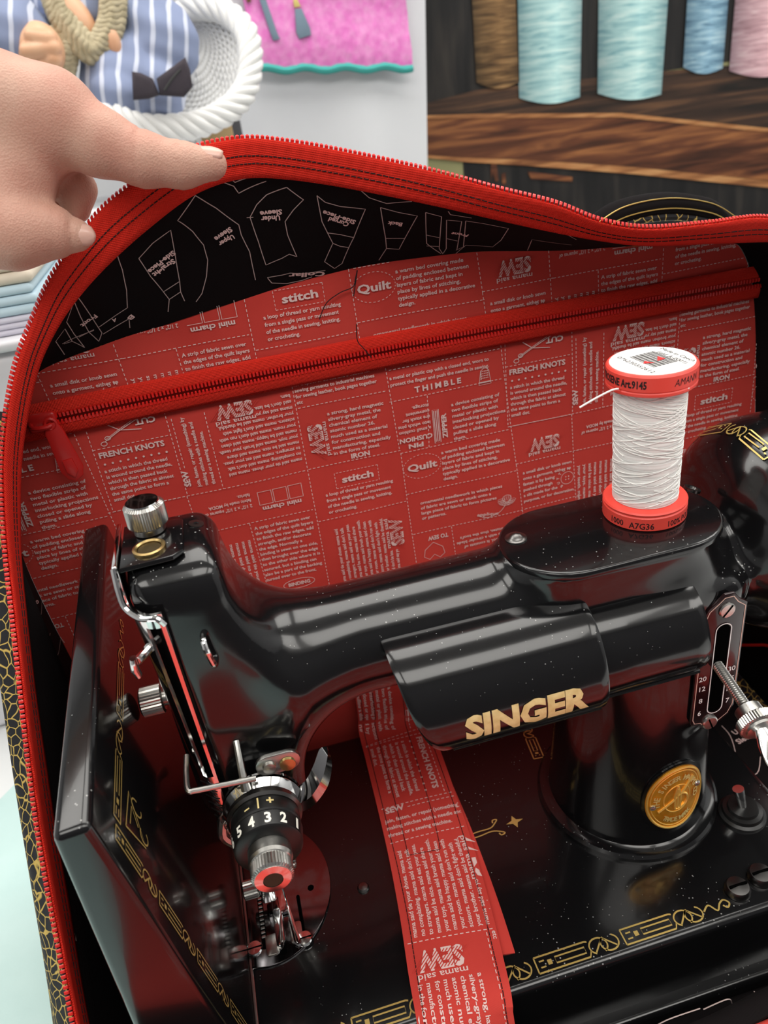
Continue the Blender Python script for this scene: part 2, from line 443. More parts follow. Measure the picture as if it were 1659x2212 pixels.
SEAM_C=[(164.0,125.0,-60.0),(162.0,125.0,40.0),(159.0,125.0,130.0),(152.0,125.0,200.0),(143.0,125.0,258.0),(133.0,125.0,284.0),(120.0,125.0,292.0),(85.0,125.0,296.0),(52.0,125.0,300.0),(22.0,125.0,303.0),(-5.0,125.0,307.0),(-32.0,125.0,311.0),(-62.0,125.0,313.0),(-92.0,125.0,314.0),(-115.0,125.0,313.0),(-138.0,125.0,311.0),(-160.0,125.0,308.0),(-182.0,125.0,305.0),(-203.0,125.0,302.0),(-222.0,125.0,300.0),(-240.0,125.0,297.0),(-256.0,125.0,294.0),(-270.0,125.0,290.0),(-282.0,125.0,282.0),(-292.0,125.0,270.0),(-301.0,125.0,252.0),(-307.0,125.0,232.0),(-311.0,125.0,208.0),(-312.0,125.0,180.0),(-311.0,125.0,150.0),(-308.0,125.0,105.0),(-305.0,125.0,75.0),(-302.0,125.0,40.0),(-298.0,125.0,5.0),(-295.0,125.0,-20.0),(-292.0,125.0,-60.0)]
GUSSET_LINES=[[(114.75,0.244),(112.61,0.192),(109.75,0.186),(108.2,0.413),(106.66,0.652),(109.22,0.686),(111.88,0.494),(114.75,0.244)],[(106.66,0.652),(106.23,0.745),(105.34,0.838)],[(109.22,0.686),(108.0,0.774),(107.86,0.883)],[(108.0,0.774),(106.23,0.745)],[(105.98,0.033),(101.46,0.187),(97.33,0.358),(96.87,0.441),(95.48,0.593),(94.52,0.854)],[(105.98,0.033),(108.75,0.145),(105.51,0.293),(103.16,0.431),(102.19,0.562),(102.17,0.695),(102.66,0.825),(103.47,0.88)],[(89.73,0.094),(87.44,0.193),(88.82,0.285),(90.02,0.385),(89.68,0.507),(88.4,0.728),(89.47,0.69),(90.56,0.716),(92.94,0.744),(94.12,0.525),(95.5,0.317),(94.43,0.228),(92.79,0.156),(89.73,0.094)],[(96.05,0.316),(94.96,0.322)],[(85.69,0.146),(84.63,0.203),(82.79,0.232),(79.9,0.231),(80.81,0.581),(81.32,0.703),(82.06,0.896),(83.12,0.941),(84.57,0.835),(83.51,0.636),(85.01,0.397),(85.69,0.146)],[(84.22,0.517),(82.58,0.541),(80.81,0.581)],[(83.51,0.636),(82.47,0.68),(81.32,0.703)],[(78.29,0.189),(76.19,0.224),(74.16,0.241),(74.82,0.608),(75.12,0.788)],[(78.29,0.189),(76.93,0.603),(76.55,0.759),(77.09,0.936)],[(76.93,0.603),(74.82,0.608)],[(76.55,0.759),(75.12,0.788)],[(73.4,0.172),(71.64,0.202),(70.71,0.822),(70.06,0.955),(69.92,0.832),(71.01,0.249),(69.47,0.234),(68.64,0.891)],[(73.4,0.172),(72.3,0.705),(70.3,0.942)],[(72.59,0.548),(71.14,0.592)],[(72.21,0.755),(70.76,0.778)],[(70.36,0.607),(69.02,0.662)],[(69.09,0.212),(68.07,0.812),(68.74,0.89)],[(69.09,0.212),(67.33,0.209),(64.34,0.231),(64.2,0.596),(64.6,0.825),(67.88,0.769),(68.56,0.979)],[(92.07,0.927),(92.74,0.863),(90.58,0.878),(89.37,0.879),(87.48,0.92),(84.43,0.94)],[(92.07,0.927),(89.87,0.976),(87.72,0.988),(86.3,0.977)],[(126.39,0.912),(130.68,0.529),(129.01,0.425),(125.52,0.753),(122.16,0.936)],[(122.16,0.936),(125.67,0.646),(129.33,0.31),(129.49,0.005),(125.21,0.447),(122.09,0.747),(119.48,0.929),(119.24,0.839),(122.7,0.527),(128.62,0.005)],[(124.13,0.745),(121.11,0.747)],[(127.58,0.712),(125.52,0.753)],[(119.58,0.027),(117.71,0.241),(116.01,0.492),(115.21,0.686),(117.21,0.706),(120.14,0.747)],[(118.95,0.86),(116.5,0.831),(114.53,0.812),(114.07,0.914)],[(128.07,0.692),(125.71,0.712),(121.06,0.758)],[(140.41,0.096),(133.17,0.837)],[(100.88,0.012),(98.45,0.067),(97.51,0.124),(92.86,0.053)],[(98.98,0.014),(98.25,0.042),(95.82,0.021)],[(80.88,0.018),(79.7,0.094),(77.72,0.129),(75.15,0.048)],[(59.8,0.935),(60.69,0.477),(55.37,0.563)],[(57.64,0.112),(55.99,0.263)],[(71.16,0.092),(70.83,0.143),(68.66,0.135)],[(172.79,0.922),(174.13,0.685),(175.03,0.49),(175.5,0.242)],[(175.19,0.639),(176.05,0.444),(176.33,0.147)],[(176.88,0.949),(177.91,0.728),(178.66,0.487),(179.18,0.265)],[(180.27,0.618),(182.29,0.089)],[(183.58,0.724),(182.96,0.378),(183.59,0.093)],[(176.09,0.726),(176.7,0.578),(176.69,0.231)],[(187.25,0.408),(187.05,0.096)],[(188.09,0.012),(189.59,0.015)],[(200.89,0.103),(201.68,0.06)],[(209.12,0.138),(209.45,0.094)],[(207.95,0.098),(208.5,0.061)]]
GUSSET_TEXT=[('Straight', (108.55, 0.431), (111.83, 0.467)), ('Side-Piece', (108.8, 0.361), (112.75, 0.411)), ('Upper', (98.3, 0.417), (100.71, 0.449)), ('Sleeve', (98.81, 0.354), (101.49, 0.4)), ('Under', (90.75, 0.324), (93.74, 0.323)), ('Sleeve', (90.49, 0.275), (93.93, 0.28)), ('Curved', (81.55, 0.4), (84.06, 0.344)), ('Side-Piece', (80.77, 0.371), (84.82, 0.278)), ('Back', (75.47, 0.36), (77.14, 0.352)), ('Front', (68.11, 0.494), (69.98, 0.456)), ('Front', (121.79, 0.54), (124.83, 0.558)), ('A', (117.11, 0.735), (117.91, 0.721)), ('B', (114.22, 0.77), (115.02, 0.791)), ('Collar', (84.43, 0.952), (89.61, 0.878)), ('o', (173.26, 0.533), (173.05, 0.721)), ('R', (174.83, 0.207), (175.3, 0.279)), ('S', (175.56, 0.385), (175.72, 0.477)), ('To', (177.43, 0.029), (177.31, 0.193)), ('A', (203.92, 0.05), (204.47, 0.09)), ('To', (188.89, 0.076), (190.37, 0.138)), ('II', (200.74, 0.01), (201.57, 0.042)), ('Fro', (206.88, 0.086), (208.91, 0.142))]
FLOOR_LINE=[(124.2, 80.5), (123.8, 69.5), (117.3, 54.1), (107.4, 36.9), (119.6, 33.6), (131.2, 45.5)]
FLOOR_TEXT=[('Under', (127.5, 69.3), (143.4, 72.0)), ('Sleeve', (124.8, 60.7), (141.5, 64.1))]

# ================================================================== setting
M['floor'] = P('grey_vinyl', lin(150, 148, 145), .5, var=(lin(130, 128, 126), 4, .5))
M['wall'] = P('painted_wall', lin(205, 207, 210), .8, bump=('noise', 60, .05))
M['table'] = P('white_laminate', lin(226, 228, 228), .35, var=(lin(216, 219, 220), 8, .5))
M['mat'] = P('pale_teal_mat', lin(196, 222, 219), .6, var=(lin(182, 211, 208), 14, .8), bump=('noise', 500, .08))
put('floor', box(-2660, 2660, -2060, 1560, -825, -785), M['floor'], kind='structure')
put('wall_back', box(-2600, 2600, 1500, 1560, -785, 1900), M['wall'], kind='structure')
M['wall_dark'] = P('dark_grey_wall', lin(96, 96, 100), .8)
put('wall_front', box(-2600, 2600, -2060, -2000, -785, 1900), M['wall_dark'], kind='structure')
put('wall_left', box(-2660, -2600, -2060, 1560, -785, 1900), M['wall'], kind='structure')
put('wall_right', box(2600, 2660, -2060, 1560, -785, 1900), M['wall'], kind='structure')
M['ceiling'] = P('white_ceiling', lin(235, 235, 233), .9)
put('ceiling', box(-2660, 2660, -2060, 1560, 1900, 1940), M['ceiling'], kind='structure')

t = thing('table', (0, 0, -785), 'white laminate table under the teal cutting mat', 'table')
put('tabletop', box(-900, 900, -600, 640, -95, -65, 6), M['table'], t)
for sx in (-1, 1):
    for sy in (-560, 600):
        put('leg', box(sx * 850 - 20, sx * 850 + 20, sy - 20, sy + 20, -785, -95.2, 3), M['steel'], t)
c0 = np.array([-428, 213, -65.0]); e1 = np.array([.6, .8, 0]); e2 = np.array([-.8, .6, 0])
tag(put('cutting_mat', prism(rrect(-640, 240, -600, 0, 12), c0 + np.array([0, 0, .05]), e1, e2, 1.4, .4), M['mat']), 'pale teal cutting mat lying on the table beside the open bag', 'cutting mat')

# ------------------------------------------------ display behind the bag
M['board'] = P('white_board', lin(228, 230, 233), .45, var=(lin(216, 219, 224), 3, .7))
M['card'] = P('tan_card', lin(205, 176, 128), .7)
M['shade_strip'] = P('gap_shade_grey', lin(70, 70, 74), .6)
M['lavender'] = P('lavender_cotton', lin(214, 212, 226), .85)
M['paleblue'] = P('pale_blue_cotton', lin(196, 220, 232), .85)
M['beige'] = P('beige_cotton', lin(222, 210, 192), .85)
M['storage'] = P('white_plastic', lin(222, 221, 226), .4)

def sc(p, y0, y1):
    """carry a point measured at distance y0 along its line of sight to distance y1"""
    c = np.array([-175.28, -286.11, 398.64]); p = np.array([p[0], y0, p[1]], float)
    return c + (p - c) * (y1 + 286.11) / (y0 + 286.11)

# white board with a soft fold, standing on the floor
xs = np.linspace(-80, 265, 40)
G = [[(x + (z - 470) * .08, 1180 - 10 * math.exp(-((x - 165) / 40) ** 2) * math.exp(-max(0, z - 300) / 200) + 4 * math.sin(x * .03), z) for z in np.linspace(-785, 760, 24)] for x in xs]
tag(put('display_board', thicken(grid(G), 12), M['board']), 'tall white display board behind the hanging pink quilt', 'board')

b_ = thing('storage_box', (-410, 385, -65), 'white plastic storage box carrying folded cottons behind the bag', 'box')
put('body', box(-520, -305, 300, 480, -65, 262, 8), M['storage'], b_)
put('lid', box(-524, -301, 296, 484, 262.2, 270, 3), M['storage'], b_)
for nm, z0, z1, mk, lb in (('folded_cotton', 270.2, 283, 'lavender', 'lavender folded cotton lying on the storage box'), ('folded_cotton', 283.2, 304, 'paleblue', 'pale blue folded cotton between the beige and lavender ones'),
                           ('folded_cotton', 304.2, 330, 'beige', 'beige folded cotton on top of the pile')):
    parts = []
    n = 3
    for k in range(n):
        h = (z1 - z0) / n; q = rng.uniform(-3, 3)
        parts.append(box(-505 + q, -297 + q, 310, 470 + q, z0 + k * h + .2, z0 + (k + 1) * h, h * .42))
    tag(put(nm, join(*parts), M[mk]), lb, 'fabric', 'folded cottons on the storage box')

# plinth for the doll's chair
tag(put('display_plinth', box(-330, -60, 800, 1010, -785, 298, 3), M['board']), 'white square plinth carrying the wicker chair', 'plinth')
tag(put('card_box', box(-146, -98, 955, 1008, 298.2, 398, 1), M['card']), 'tan card box standing behind the white wicker chair', 'box')
tag(put('gap_shade_strip', box(-92, -76, 1080, 1100, -785, 402, 2), M['shade_strip']), 'dark grey strip standing in for shade between the wicker chair and the white board', 'shade_strip')  # dark solid added in place of the shadowed gap behind the chair

# ------------------------------------------------ quilt
YQ = 1150.0
M['pink'] = P('pink_cotton', lin(226, 122, 196), .85, bump=('voronoi', 62, 1.0), var=(lin(236, 160, 212), 75, .9))
M['teal'] = P('teal_binding', lin(72, 178, 170), .8)
M['slate'] = P('slate_cotton', lin(120, 140, 156), .85)
M['mustard'] = P('mustard_cotton', lin(214, 196, 120), .85)
qt = thing('quilt', (0, YQ, 400), 'pink quilted hanging with teal binding and grey brush shapes', 'quilt')
def qpt(px_x, z, lift=0):     # point on the quilt measured at y = 640
    p = sc((px_x, z), 640, YQ); 
    p[1] += 5 * math.sin(p[0] * .03) + 3 * math.sin(p[2] * .05 + p[0] * .01) - lift; return p
G = [[qpt(-83 + 168 * i / 50 - (0 if i else 0), 405 + (1 - i / 50) * 18 + (560 - 405) * j / 30 + 1.5 * math.sin(i * .5)) for j in range(31)] for i in range(51)]
# quilting relief
G = np.array(G)
for i in range(51):
    for j in range(31): G[i, j, 1] += 1.6 * math.sin(i * 1.7 + 2 * math.sin(j * .9)) * math.sin(j * 1.9)
put('quilted_panel', thicken(grid(G), 6), M['pink'], qt)
put('binding', tube([g[0] + np.array([0, -3, 0]) for g in G], 6.5, 8), M['teal'], qt)
def blob(pts, m_, nm):
    cen = np.mean(pts, 0); ring = [qpt(*p, lift=9) for p in pts]
    e1_ = np.array([1, 0, 0]); e2_ = np.array([0, 0, 1.0]); c3 = np.mean(ring, 0)
    put(nm, prism([((p - c3)[0], (p - c3)[2]) for p in ring], c3, e1_, e2_, 2.5, 1), m_, qt)
blob([(-70, 496), (-64, 496), (-55, 452), (-53, 446), (-60, 445), (-62, 452)], M['slate'], 'brush_shape')
blob([(-33, 470), (-26, 470), (-20, 452), (-20, 446), (-33, 444), (-35, 450)], M['slate'], 'brush_shape')
blob([(-33, 478), (-29, 479), (-26, 471.5), (-33, 471.5)], M['mustard'], 'brush_ferrule')
blob([(-80, 492), (-74, 492), (-76, 480), (-80, 480)], P('brown_cotton', lin(120, 86, 60), .85), 'brush_handle')

# ------------------------------------------------ printed backdrop: thread cones on a wooden shelf
YP = 1300.0
ps = thing('printed_backdrop', (560, YP, -785), 'printed backdrop of thread cones on a dark wooden shelf', 'backdrop')
def pp(x, z, k): q = sc((x, z), 760, YP); q[1] -= k * .8; return q
def sheet(pts, k, mt, nm):
    n = len(pts); V = [pp(x, z, k) for x, z in pts]
    put(nm, (V, [tuple(range(n))]), mt, ps, smooth=False)
def grainmat(name, c1, c2, c3, scx, scz):
    mt = P(name, c1, .55, spec=.3); nt, b = N(mt)
    tc = nt.nodes.new('ShaderNodeTexCoord'); mp = nt.nodes.new('ShaderNodeMapping'); mp.inputs['Scale'].default_value = (scx, 1, scz)
    mp.inputs['Rotation'].default_value = (0, math.radians(9), 0)
    nz = nt.nodes.new('ShaderNodeTexNoise'); nz.inputs['Scale'].default_value = 1; nz.inputs['Detail'].default_value = 8; nz.inputs['Distortion'].default_value = .6
    rp = nt.nodes.new('ShaderNodeValToRGB'); cr = rp.color_ramp
    cr.elements[0].position = .3; cr.elements[0].color = (*c1, 1); cr.elements[1].position = .75; cr.elements[1].color = (*c3, 1)
    e = cr.elements.new(.52); e.color = (*c2, 1)
    nt.links.new(tc.outputs['Object'], mp.inputs[0]); nt.links.new(mp.outputs[0], nz.inputs['Vector']); nt.links.new(nz.outputs['Fac'], rp.inputs[0]); nt.links.new(rp.outputs[0], b.inputs['Base Color'])
    return mt
M['p_dark'] = grainmat('print_shadow', lin(26, 26, 27), lin(36, 35, 35), lin(58, 54, 50), 30, 4)
M['p_shelftop'] = grainmat('print_shelf_top', lin(32, 29, 27), lin(70, 52, 42), lin(120, 86, 60), 4, 70)
M['p_wood'] = grainmat('print_shelf_front', lin(48, 30, 24), lin(104, 62, 42), lin(176, 116, 70), 5, 60)
M['p_wood2'] = grainmat('print_wood_edge', lin(120, 76, 48), lin(180, 124, 78), lin(214, 164, 110), 8, 90)
M['p_olive'] = P('olive_board', lin(150, 148, 104), .7)
def yarn(name, c1, c2, c3, sc_=130):
    mt = grainmat(name, c1, c2, c3, 18, sc_); mt.node_tree.nodes['Mapping'].inputs['Rotation'].default_value = (0, math.radians(-14), 0); return mt
M['p_mint'] = yarn('print_mint_thread', lin(128, 178, 186), lin(176, 216, 216), lin(214, 238, 234))
M['p_blue'] = yarn('print_blue_thread', lin(84, 120, 146), lin(138, 178, 200), lin(190, 220, 230))
M['p_rose'] = yarn('print_rose_thread', lin(170, 132, 140), lin(214, 176, 184), lin(236, 208, 212))
M['p_jute'] = yarn('print_jute_thread', lin(70, 52, 34), lin(120, 92, 60), lin(160, 126, 86), 160)
# backing board (olive edge shows), then the print
V = [pp(113, -400, 0), pp(700, -400, 0), pp(700, 640, 0), pp(123, 640, 0)]
V += [v + np.array([0, 14, 0]) for v in V]
put('backing_board', (V, [(0, 1, 2, 3), (7, 6, 5, 4), (0, 4, 5, 1), (1, 5, 6, 2), (2, 6, 7, 3), (3, 7, 4, 0)]), M['p_olive'], ps, smooth=False)
sheet([(128, 363), (700, 363), (700, 640), (133, 640)], 1, M['p_dark'], 'printed_shelf_back')
sheet([(178, -200), (700, -200), (700, 290), (176, 294)], 1, M['p_dark'], 'printed_lower_shelf')
# top of shelf
sheet([(121, 364), (200, 372), (430, 364), (700, 352), (700, 250), (629, 268), (400, 316), (200, 340), (120, 349)], 2, M['p_shelftop'], 'printed_shelf_top')
sheet([(120, 350), (200, 342), (400, 318), (629, 270), (700, 254), (700, 186), (643, 203), (420, 250), (260, 282), (176, 297), (116, 309)], 3, M['p_wood'], 'printed_shelf_front')
sheet([(116, 309), (176, 297), (260, 283), (420, 252), (700, 189), (700, 180), (420, 243), (260, 276), (176, 292), (116, 306)], 4, M['p_wood2'], 'printed_shelf_edge')
sheet([(120, 353), (200, 345), (400, 321), (629, 273), (700, 257), (700, 252), (629, 268), (400, 316), (200, 340), (120, 349)], 4, M['p_wood2'], 'printed_shelf_edge')
sheet([(214, 284), (222, 284), (224, 262), (219, 262), (216, 274), (213, 262)], 3, M['p_wood'], 'printed_bracket')
sheet([(228, 270), (234, 271), (234, 256), (229, 256)], 3, M['p_wood'], 'printed_bracket')
sheet([(265, 268), (330, 252), (330, 246), (270, 258)], 3, M['p_wood'], 'printed_bracket')
def cone(x0, x1, zb, zt, dx, m_, dep, k=5, nm='printed_thread_cone'):
    """outline with a rounded foot; the printed picture of a cone is paler right of its middle"""
    m_ = m_.copy(); nt, b = N(m_); src = b.inputs['Base Color'].links[0].from_socket
    xa, xb = pp(x0, zb, 0)[0] * MM, pp(x1, zb, 0)[0] * MM
    tc = nt.nodes.new('ShaderNodeTexCoord'); sp = nt.nodes.new('ShaderNodeSeparateXYZ'); nt.links.new(tc.outputs['Object'], sp.inputs[0])
    mr = nt.nodes.new('ShaderNodeMapRange'); mr.inputs['From Min'].default_value = xa; mr.inputs['From Max'].default_value = xb; nt.links.new(sp.outputs['X'], mr.inputs['Value'])
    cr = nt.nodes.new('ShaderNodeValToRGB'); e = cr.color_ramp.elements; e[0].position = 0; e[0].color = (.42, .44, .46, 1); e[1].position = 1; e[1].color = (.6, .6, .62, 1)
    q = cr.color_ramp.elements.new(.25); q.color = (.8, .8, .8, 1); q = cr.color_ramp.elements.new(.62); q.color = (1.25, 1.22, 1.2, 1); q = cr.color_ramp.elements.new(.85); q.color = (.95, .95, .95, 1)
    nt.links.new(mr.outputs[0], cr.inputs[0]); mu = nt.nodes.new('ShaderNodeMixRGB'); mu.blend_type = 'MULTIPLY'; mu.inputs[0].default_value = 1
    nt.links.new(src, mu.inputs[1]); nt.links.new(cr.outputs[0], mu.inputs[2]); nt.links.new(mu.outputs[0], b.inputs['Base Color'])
    n = 10; pts = []
    for i in range(n + 1):
        t = i / n; pts.append((x0 + (x1 - x0) * t, zb + dep * t - 7 * math.sin(math.pi * t)))
    pts += [(x1 + dx, zt), (x0 - dx * .2, zt)]
    sheet(pts, k, m_, nm)
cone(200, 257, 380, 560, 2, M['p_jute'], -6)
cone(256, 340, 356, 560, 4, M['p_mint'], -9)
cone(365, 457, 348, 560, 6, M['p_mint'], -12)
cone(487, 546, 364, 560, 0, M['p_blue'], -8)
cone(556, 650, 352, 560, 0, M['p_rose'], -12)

# ================================================================== bag
bag = thing('sewing_bag', (-70, 20, -63), 'open black and gold fabric bag lined with red printed cotton and red zips', 'bag')
TE = crom(TEETH_C, 6); TA = crom(TAPE_C, 6); SE = crom(SEAM_C, 6)
bc = np.array([-70, 20, 120.0])
def gusset(s, v):
    s = np.clip(np.asarray(s, float), 0, len(TA) - 1.001); i = s.astype(int); f_ = (s - i)[:, None]; v = np.asarray(v, float)[:, None]
    a = TA[i] * (1 - f_) + TA[i + 1] * f_; b = SE[i] * (1 - f_) + SE[i + 1] * f_
    return a * (1 - v) + b * v
nv = 8
G = np.array([TA * (1 - k / nv) + SE * (k / nv) for k in range(nv + 1)]).transpose(1, 0, 2)
put('gusset_lining', grid(G), M['black_fabric'], bag, angle=0)
# outward normals of the gusset
nG = np.cross(np.gradient(G, axis=0), np.gradient(G, axis=1)); nG /= np.linalg.norm(nG, axis=2)[..., None] + 1e-9
sg = np.sign((nG * (G - bc)).sum(2)); nG *= sg[..., None]
put('gusset_shell', grid(G + nG * 2.5), M['crackle'], bag, angle=0)

# back panel: red lining with its shell behind
cen = np.array([-75, 125, 120.0])
ring = [np.array([p[0], 125.0, p[2]]) for p in SE]
V = []; F = []
K = 10
for k in range(K + 1):
    for p in ring: V.append(cen + (p - cen) * (k / K))
n = len(ring)
for k in range(K):
    for i in range(n - 1): F.append((k * n + i, k * n + i + 1, (k + 1) * n + i + 1, (k + 1) * n + i))
    F.append((k * n + n - 1, k * n, (k + 1) * n, (k + 1) * n + n - 1))
V = np.array(V)
V[:, 1] += .8 * np.sin(V[:, 0] * .06) * np.sin(V[:, 2] * .05)
put('back_lining', (V, F), M['red_fabric'], bag)
V2 = V.copy(); V2[:, 1] = 131
put('back_shell', (V2, F), M['crackle'], bag)

# floor, front wall and right-hand floor turn-up
put('bag_floor', box(-306, 178, -104, 128, -62.6, -56.2, 2), M['black_fabric'], bag)
path = [(-100, -57), (-106, -45), (-111, -20), (-118, -4), (-128, 2)]
G = [[(x, y + 2 * math.sin(x * .05), z + 2 * math.sin(x * .04 + y * .1)) for (y, z) in crom(path, 4)] for x in np.linspace(-300, 176, 40)]
put('front_lining', thicken(grid(G), 1.2), M['black_fabric'], bag)
# the front panel is folded down towards the viewer, red lining up
G = [[(x, y + 1.5 * math.sin(x * .05), z + 3 * math.sin(x * .03 + y * .02)) for (y, z) in crom([(-128, 2), (-140, 6), (-165, 2), (-250, -22), (-340, -44), (-430, -54), (-520, -59)], 4)] for x in np.linspace(-300, 176, 40)]
put('front_panel_lining', thicken(grid(G), 1.5), M['red_fabric'], bag, angle=0)

# left outside: shell falling from the zip to the mat
rows = []
for i in range(25 * 6, len(TE), 2):
    p = TE[i]; f_ = min(1.0, (i - 25 * 6) / 24)
    xo = min(p[0] - 8, -318 - 4 * f_)
    rows.append(crom([p + np.array([-.5, 1, -1.5]), p + np.array([-4, 4, -3]), np.array([(p[0] + xo) / 2 - 4, p[1] + 10, p[2] - 14]), np.array([xo - 4, p[1] + 16, p[2] * .45 - 20]), np.array([xo + 2, p[1] + 18, -62.5])], 4))
put('side_shell', thicken(grid(rows), 1.2), M['crackle'], bag, angle=0)

# left side wall of the lining below the zip
rows = [[TA[i] * (1 - t) + np.array([-299, TA[i][1], -57.5]) * t + np.array([-1.0, 0, 0]) for t in np.linspace(0, 1, 6)] for i in range(28 * 6, len(TA), 3)]
rows.append([np.array([-299, -103, z]) for z in np.linspace(5, -57.5, 6)])
put('side_lining', thicken(grid(rows), 1), M['black_fabric'], bag, angle=0)

# padded carrying handle with gold topstitching, lying behind the zip
hp = [(46, 150, 306), (66, 152, 313), (96, 154, 313), (124, 154, 306), (140, 152, 296)]
hd = put('padded_handle', tube(crom(hp, 6), [5, 6, 7, 8, 8.5, 9] + [9] * 13 + [8.5, 8, 7, 6, 5, 4], 14, flat=.8), M['black_fabric'], bag)
for dz, dy in ((4.5, -7.5), (-1, -9)):
    put('gold_topstitch', tube(crom([(a, b + dy, c + dz) for a, b, c in hp], 8), .38, 5), M['gold_print'], hd)
put('gold_trim', tube(crom([(a, b - 5, c - 6) for a, b, c in hp], 8), 2.6, 8), M['crackle'], hd)

# ---- main zip: tape, stitching, teeth
zp = bpy.data.objects.new('zip', None); col.objects.link(zp); zp.parent = bag; zp.matrix_parent_inverse = Matrix.Translation(-bpy_off[bag.name])
nt_ = 6
G = np.array([TE * (1 - k / nt_) + (TA + (SE - TA) / np.linalg.norm(SE - TA, axis=1)[:, None] * 1.5) * (k / nt_) for k in range(nt_ + 1)]).transpose(1, 0, 2)
nT = np.cross(np.gradient(G, axis=0), np.gradient(G, axis=1)); nT /= np.linalg.norm(nT, axis=2)[..., None] + 1e-9
nT *= -np.sign((nT * (G - bc)).sum(2))[..., None]
G2 = G + nT * (1.0 + .5 * np.sin(np.linspace(0, math.pi, nt_ + 1)))[None, :, None]
put('zip_tape', thicken(grid(G2), .9), M['red_tape'], zp, angle=0)
st = []
for fr in (.42, .62):
    L = G2[:, 0] * (1 - fr) + G2[:, -1] * fr + nT[:, 2] * 1.5
    L = crom(L, 3); wob = np.sin(np.arange(len(L)) * .05) * .35
    L = L + nT[:, 3].repeat(3, 0)[:len(L)] * 0
    for i in range(0, len(L) - 2, 2):
        a, b = L[i], L[i] + (L[i + 2] - L[i]) * .8
        st.append(tube([a, b], .26, 4))
put('zip_stitching', join(*st), M['thread_black'], zp, kind='stuff')
# teeth
def resample(Q, step):
    d = np.r_[0, np.cumsum(np.linalg.norm(np.diff(Q, axis=0), axis=1))]; s = np.arange(0, d[-1], step)
    return np.stack([np.interp(s, d, Q[:, k]) for k in range(3)], 1)
def tooth(p, e_out, e_al, e_n, a, b, c):
    V = []
    for sx, sy, sz in ((-1, -.8, -.8), (-1, .8, -.8), (-1, .8, .8), (-1, -.8, .8), (.6, -.8, -.8), (.6, .8, -.8), (.6, .8, .8), (.6, -.8, .8), (1, 0, 0)):
        V.append(p + e_out * a * sx + e_al * b * sy + e_n * c * sz)
    return V, [(0, 1, 2, 3), (0, 4, 5, 1), (1, 5, 6, 2), (2, 6, 7, 3), (3, 7, 4, 0), (4, 8, 5), (5, 8, 6), (6, 8, 7), (7, 8, 4)]
dn = crom(TE, 3); dI = crom(G2[:, -1], 3)
A = resample(dn, 2.2); kk = [np.argmin(((dn - a) ** 2).sum(1)) for a in A]
TT = []
for a, k in zip(A, kk):
    eo = dn[k] - dI[k]; eo /= np.linalg.norm(eo); ea = dn[min(k + 1, len(dn) - 1)] - dn[max(k - 1, 0)]; ea /= np.linalg.norm(ea); en = np.cross(eo, ea)
    TT.append(tooth(a + eo * .2, eo, ea, en, 1.35, .95, 1.3))
put('zip_teeth', join(*TT), M['red_teeth'], zp, angle=50, kind='stuff')

# ---- pocket zip on the back panel
pz = bpy.data.objects.new('pocket_zip', None); col.objects.link(pz); pz.parent = bag; pz.matrix_parent_inverse = Matrix.Translation(-bpy_off[bag.name])
def pzc(x): return 265.3 + 2.0 * math.sin((x + 284) / 430 * math.pi)
xs = np.linspace(-292, 147, 80)
for s_ in (1, -1):
    G = []
    for x in xs:
        c = pzc(x); G.append([(x, 123.6 + .5 * abs(j - 2) * 0, c + s_ * (2.2 + 7.3 * j / 4)) for j in range(5)])
        for j in range(5): pass
    G = np.array(G); G[:, 0, 1] -= 2.0; G[:, 1, 1] -= 2.3; G[:, 2, 1] -= 1.8; G[:, 3, 1] -= 1.2; G[:, 4, 1] -= .5
    put('pocket_zip_tape', thicken(grid(G), .8), M['red_tape'], pz, angle=0)
    TT = [tooth(np.array([x, 120.6, pzc(x) + s_ * 1.7]), np.array([0, 0, -s_ * 1.0]), np.array([1.0, 0, 0]), np.array([0, -1.0, 0]), 1.3, .7, .9) for x in np.arange(-272, 146, 2.0)]
    put('pocket_zip_teeth', join(*TT), M['red_teeth'], pz, kind='stuff')
# slider and pull tab, hanging slightly askew
sl = put('zip_slider', join(box(-283, -268, 117.8, 121.5, pzc(-275) - 5.2, pzc(-275) + 5.2, 1.8), tube(crom([(-281, 118, pzc(-275)), (-279, 113.6, pzc(-275) - .5), (-272, 113.2, pzc(-275) - .7), (-269.5, 117.5, pzc(-275))], 4), 1.3, 8)), M['red_pull'], pz)
pc = np.array([-270.5, 114.5, 263.0]); ang = math.radians(-84); ex = np.array([math.cos(ang), 0, math.sin(ang)]); ey = np.array([-ex[2], 0, ex[0]])
pl_ = [(-3, 3), (2, 4.6), (24, 6), (29, 4), (31, 0), (29, -4), (24, -6), (2, -4.6), (-3, -3)]
put('pull_tab', join(prism(pl_, pc + np.array([0, .8, 0]), ex, ey, 1.6, .5), prism([(x * .9 + 18, y * .42) for x, y in ((0, 6), (8, 7), (12, 0), (8, -7), (0, -6))], pc + np.array([0, -.9, 0]), ex, ey, .7, .3),
     tube(arc_ := [pc + ex * (-2.5 + 2.8 * math.cos(t)) + ey * 2.8 * math.sin(t) for t in np.linspace(0, 2 * math.pi, 17)], 1.0, 6)), M['red_pull'], sl)

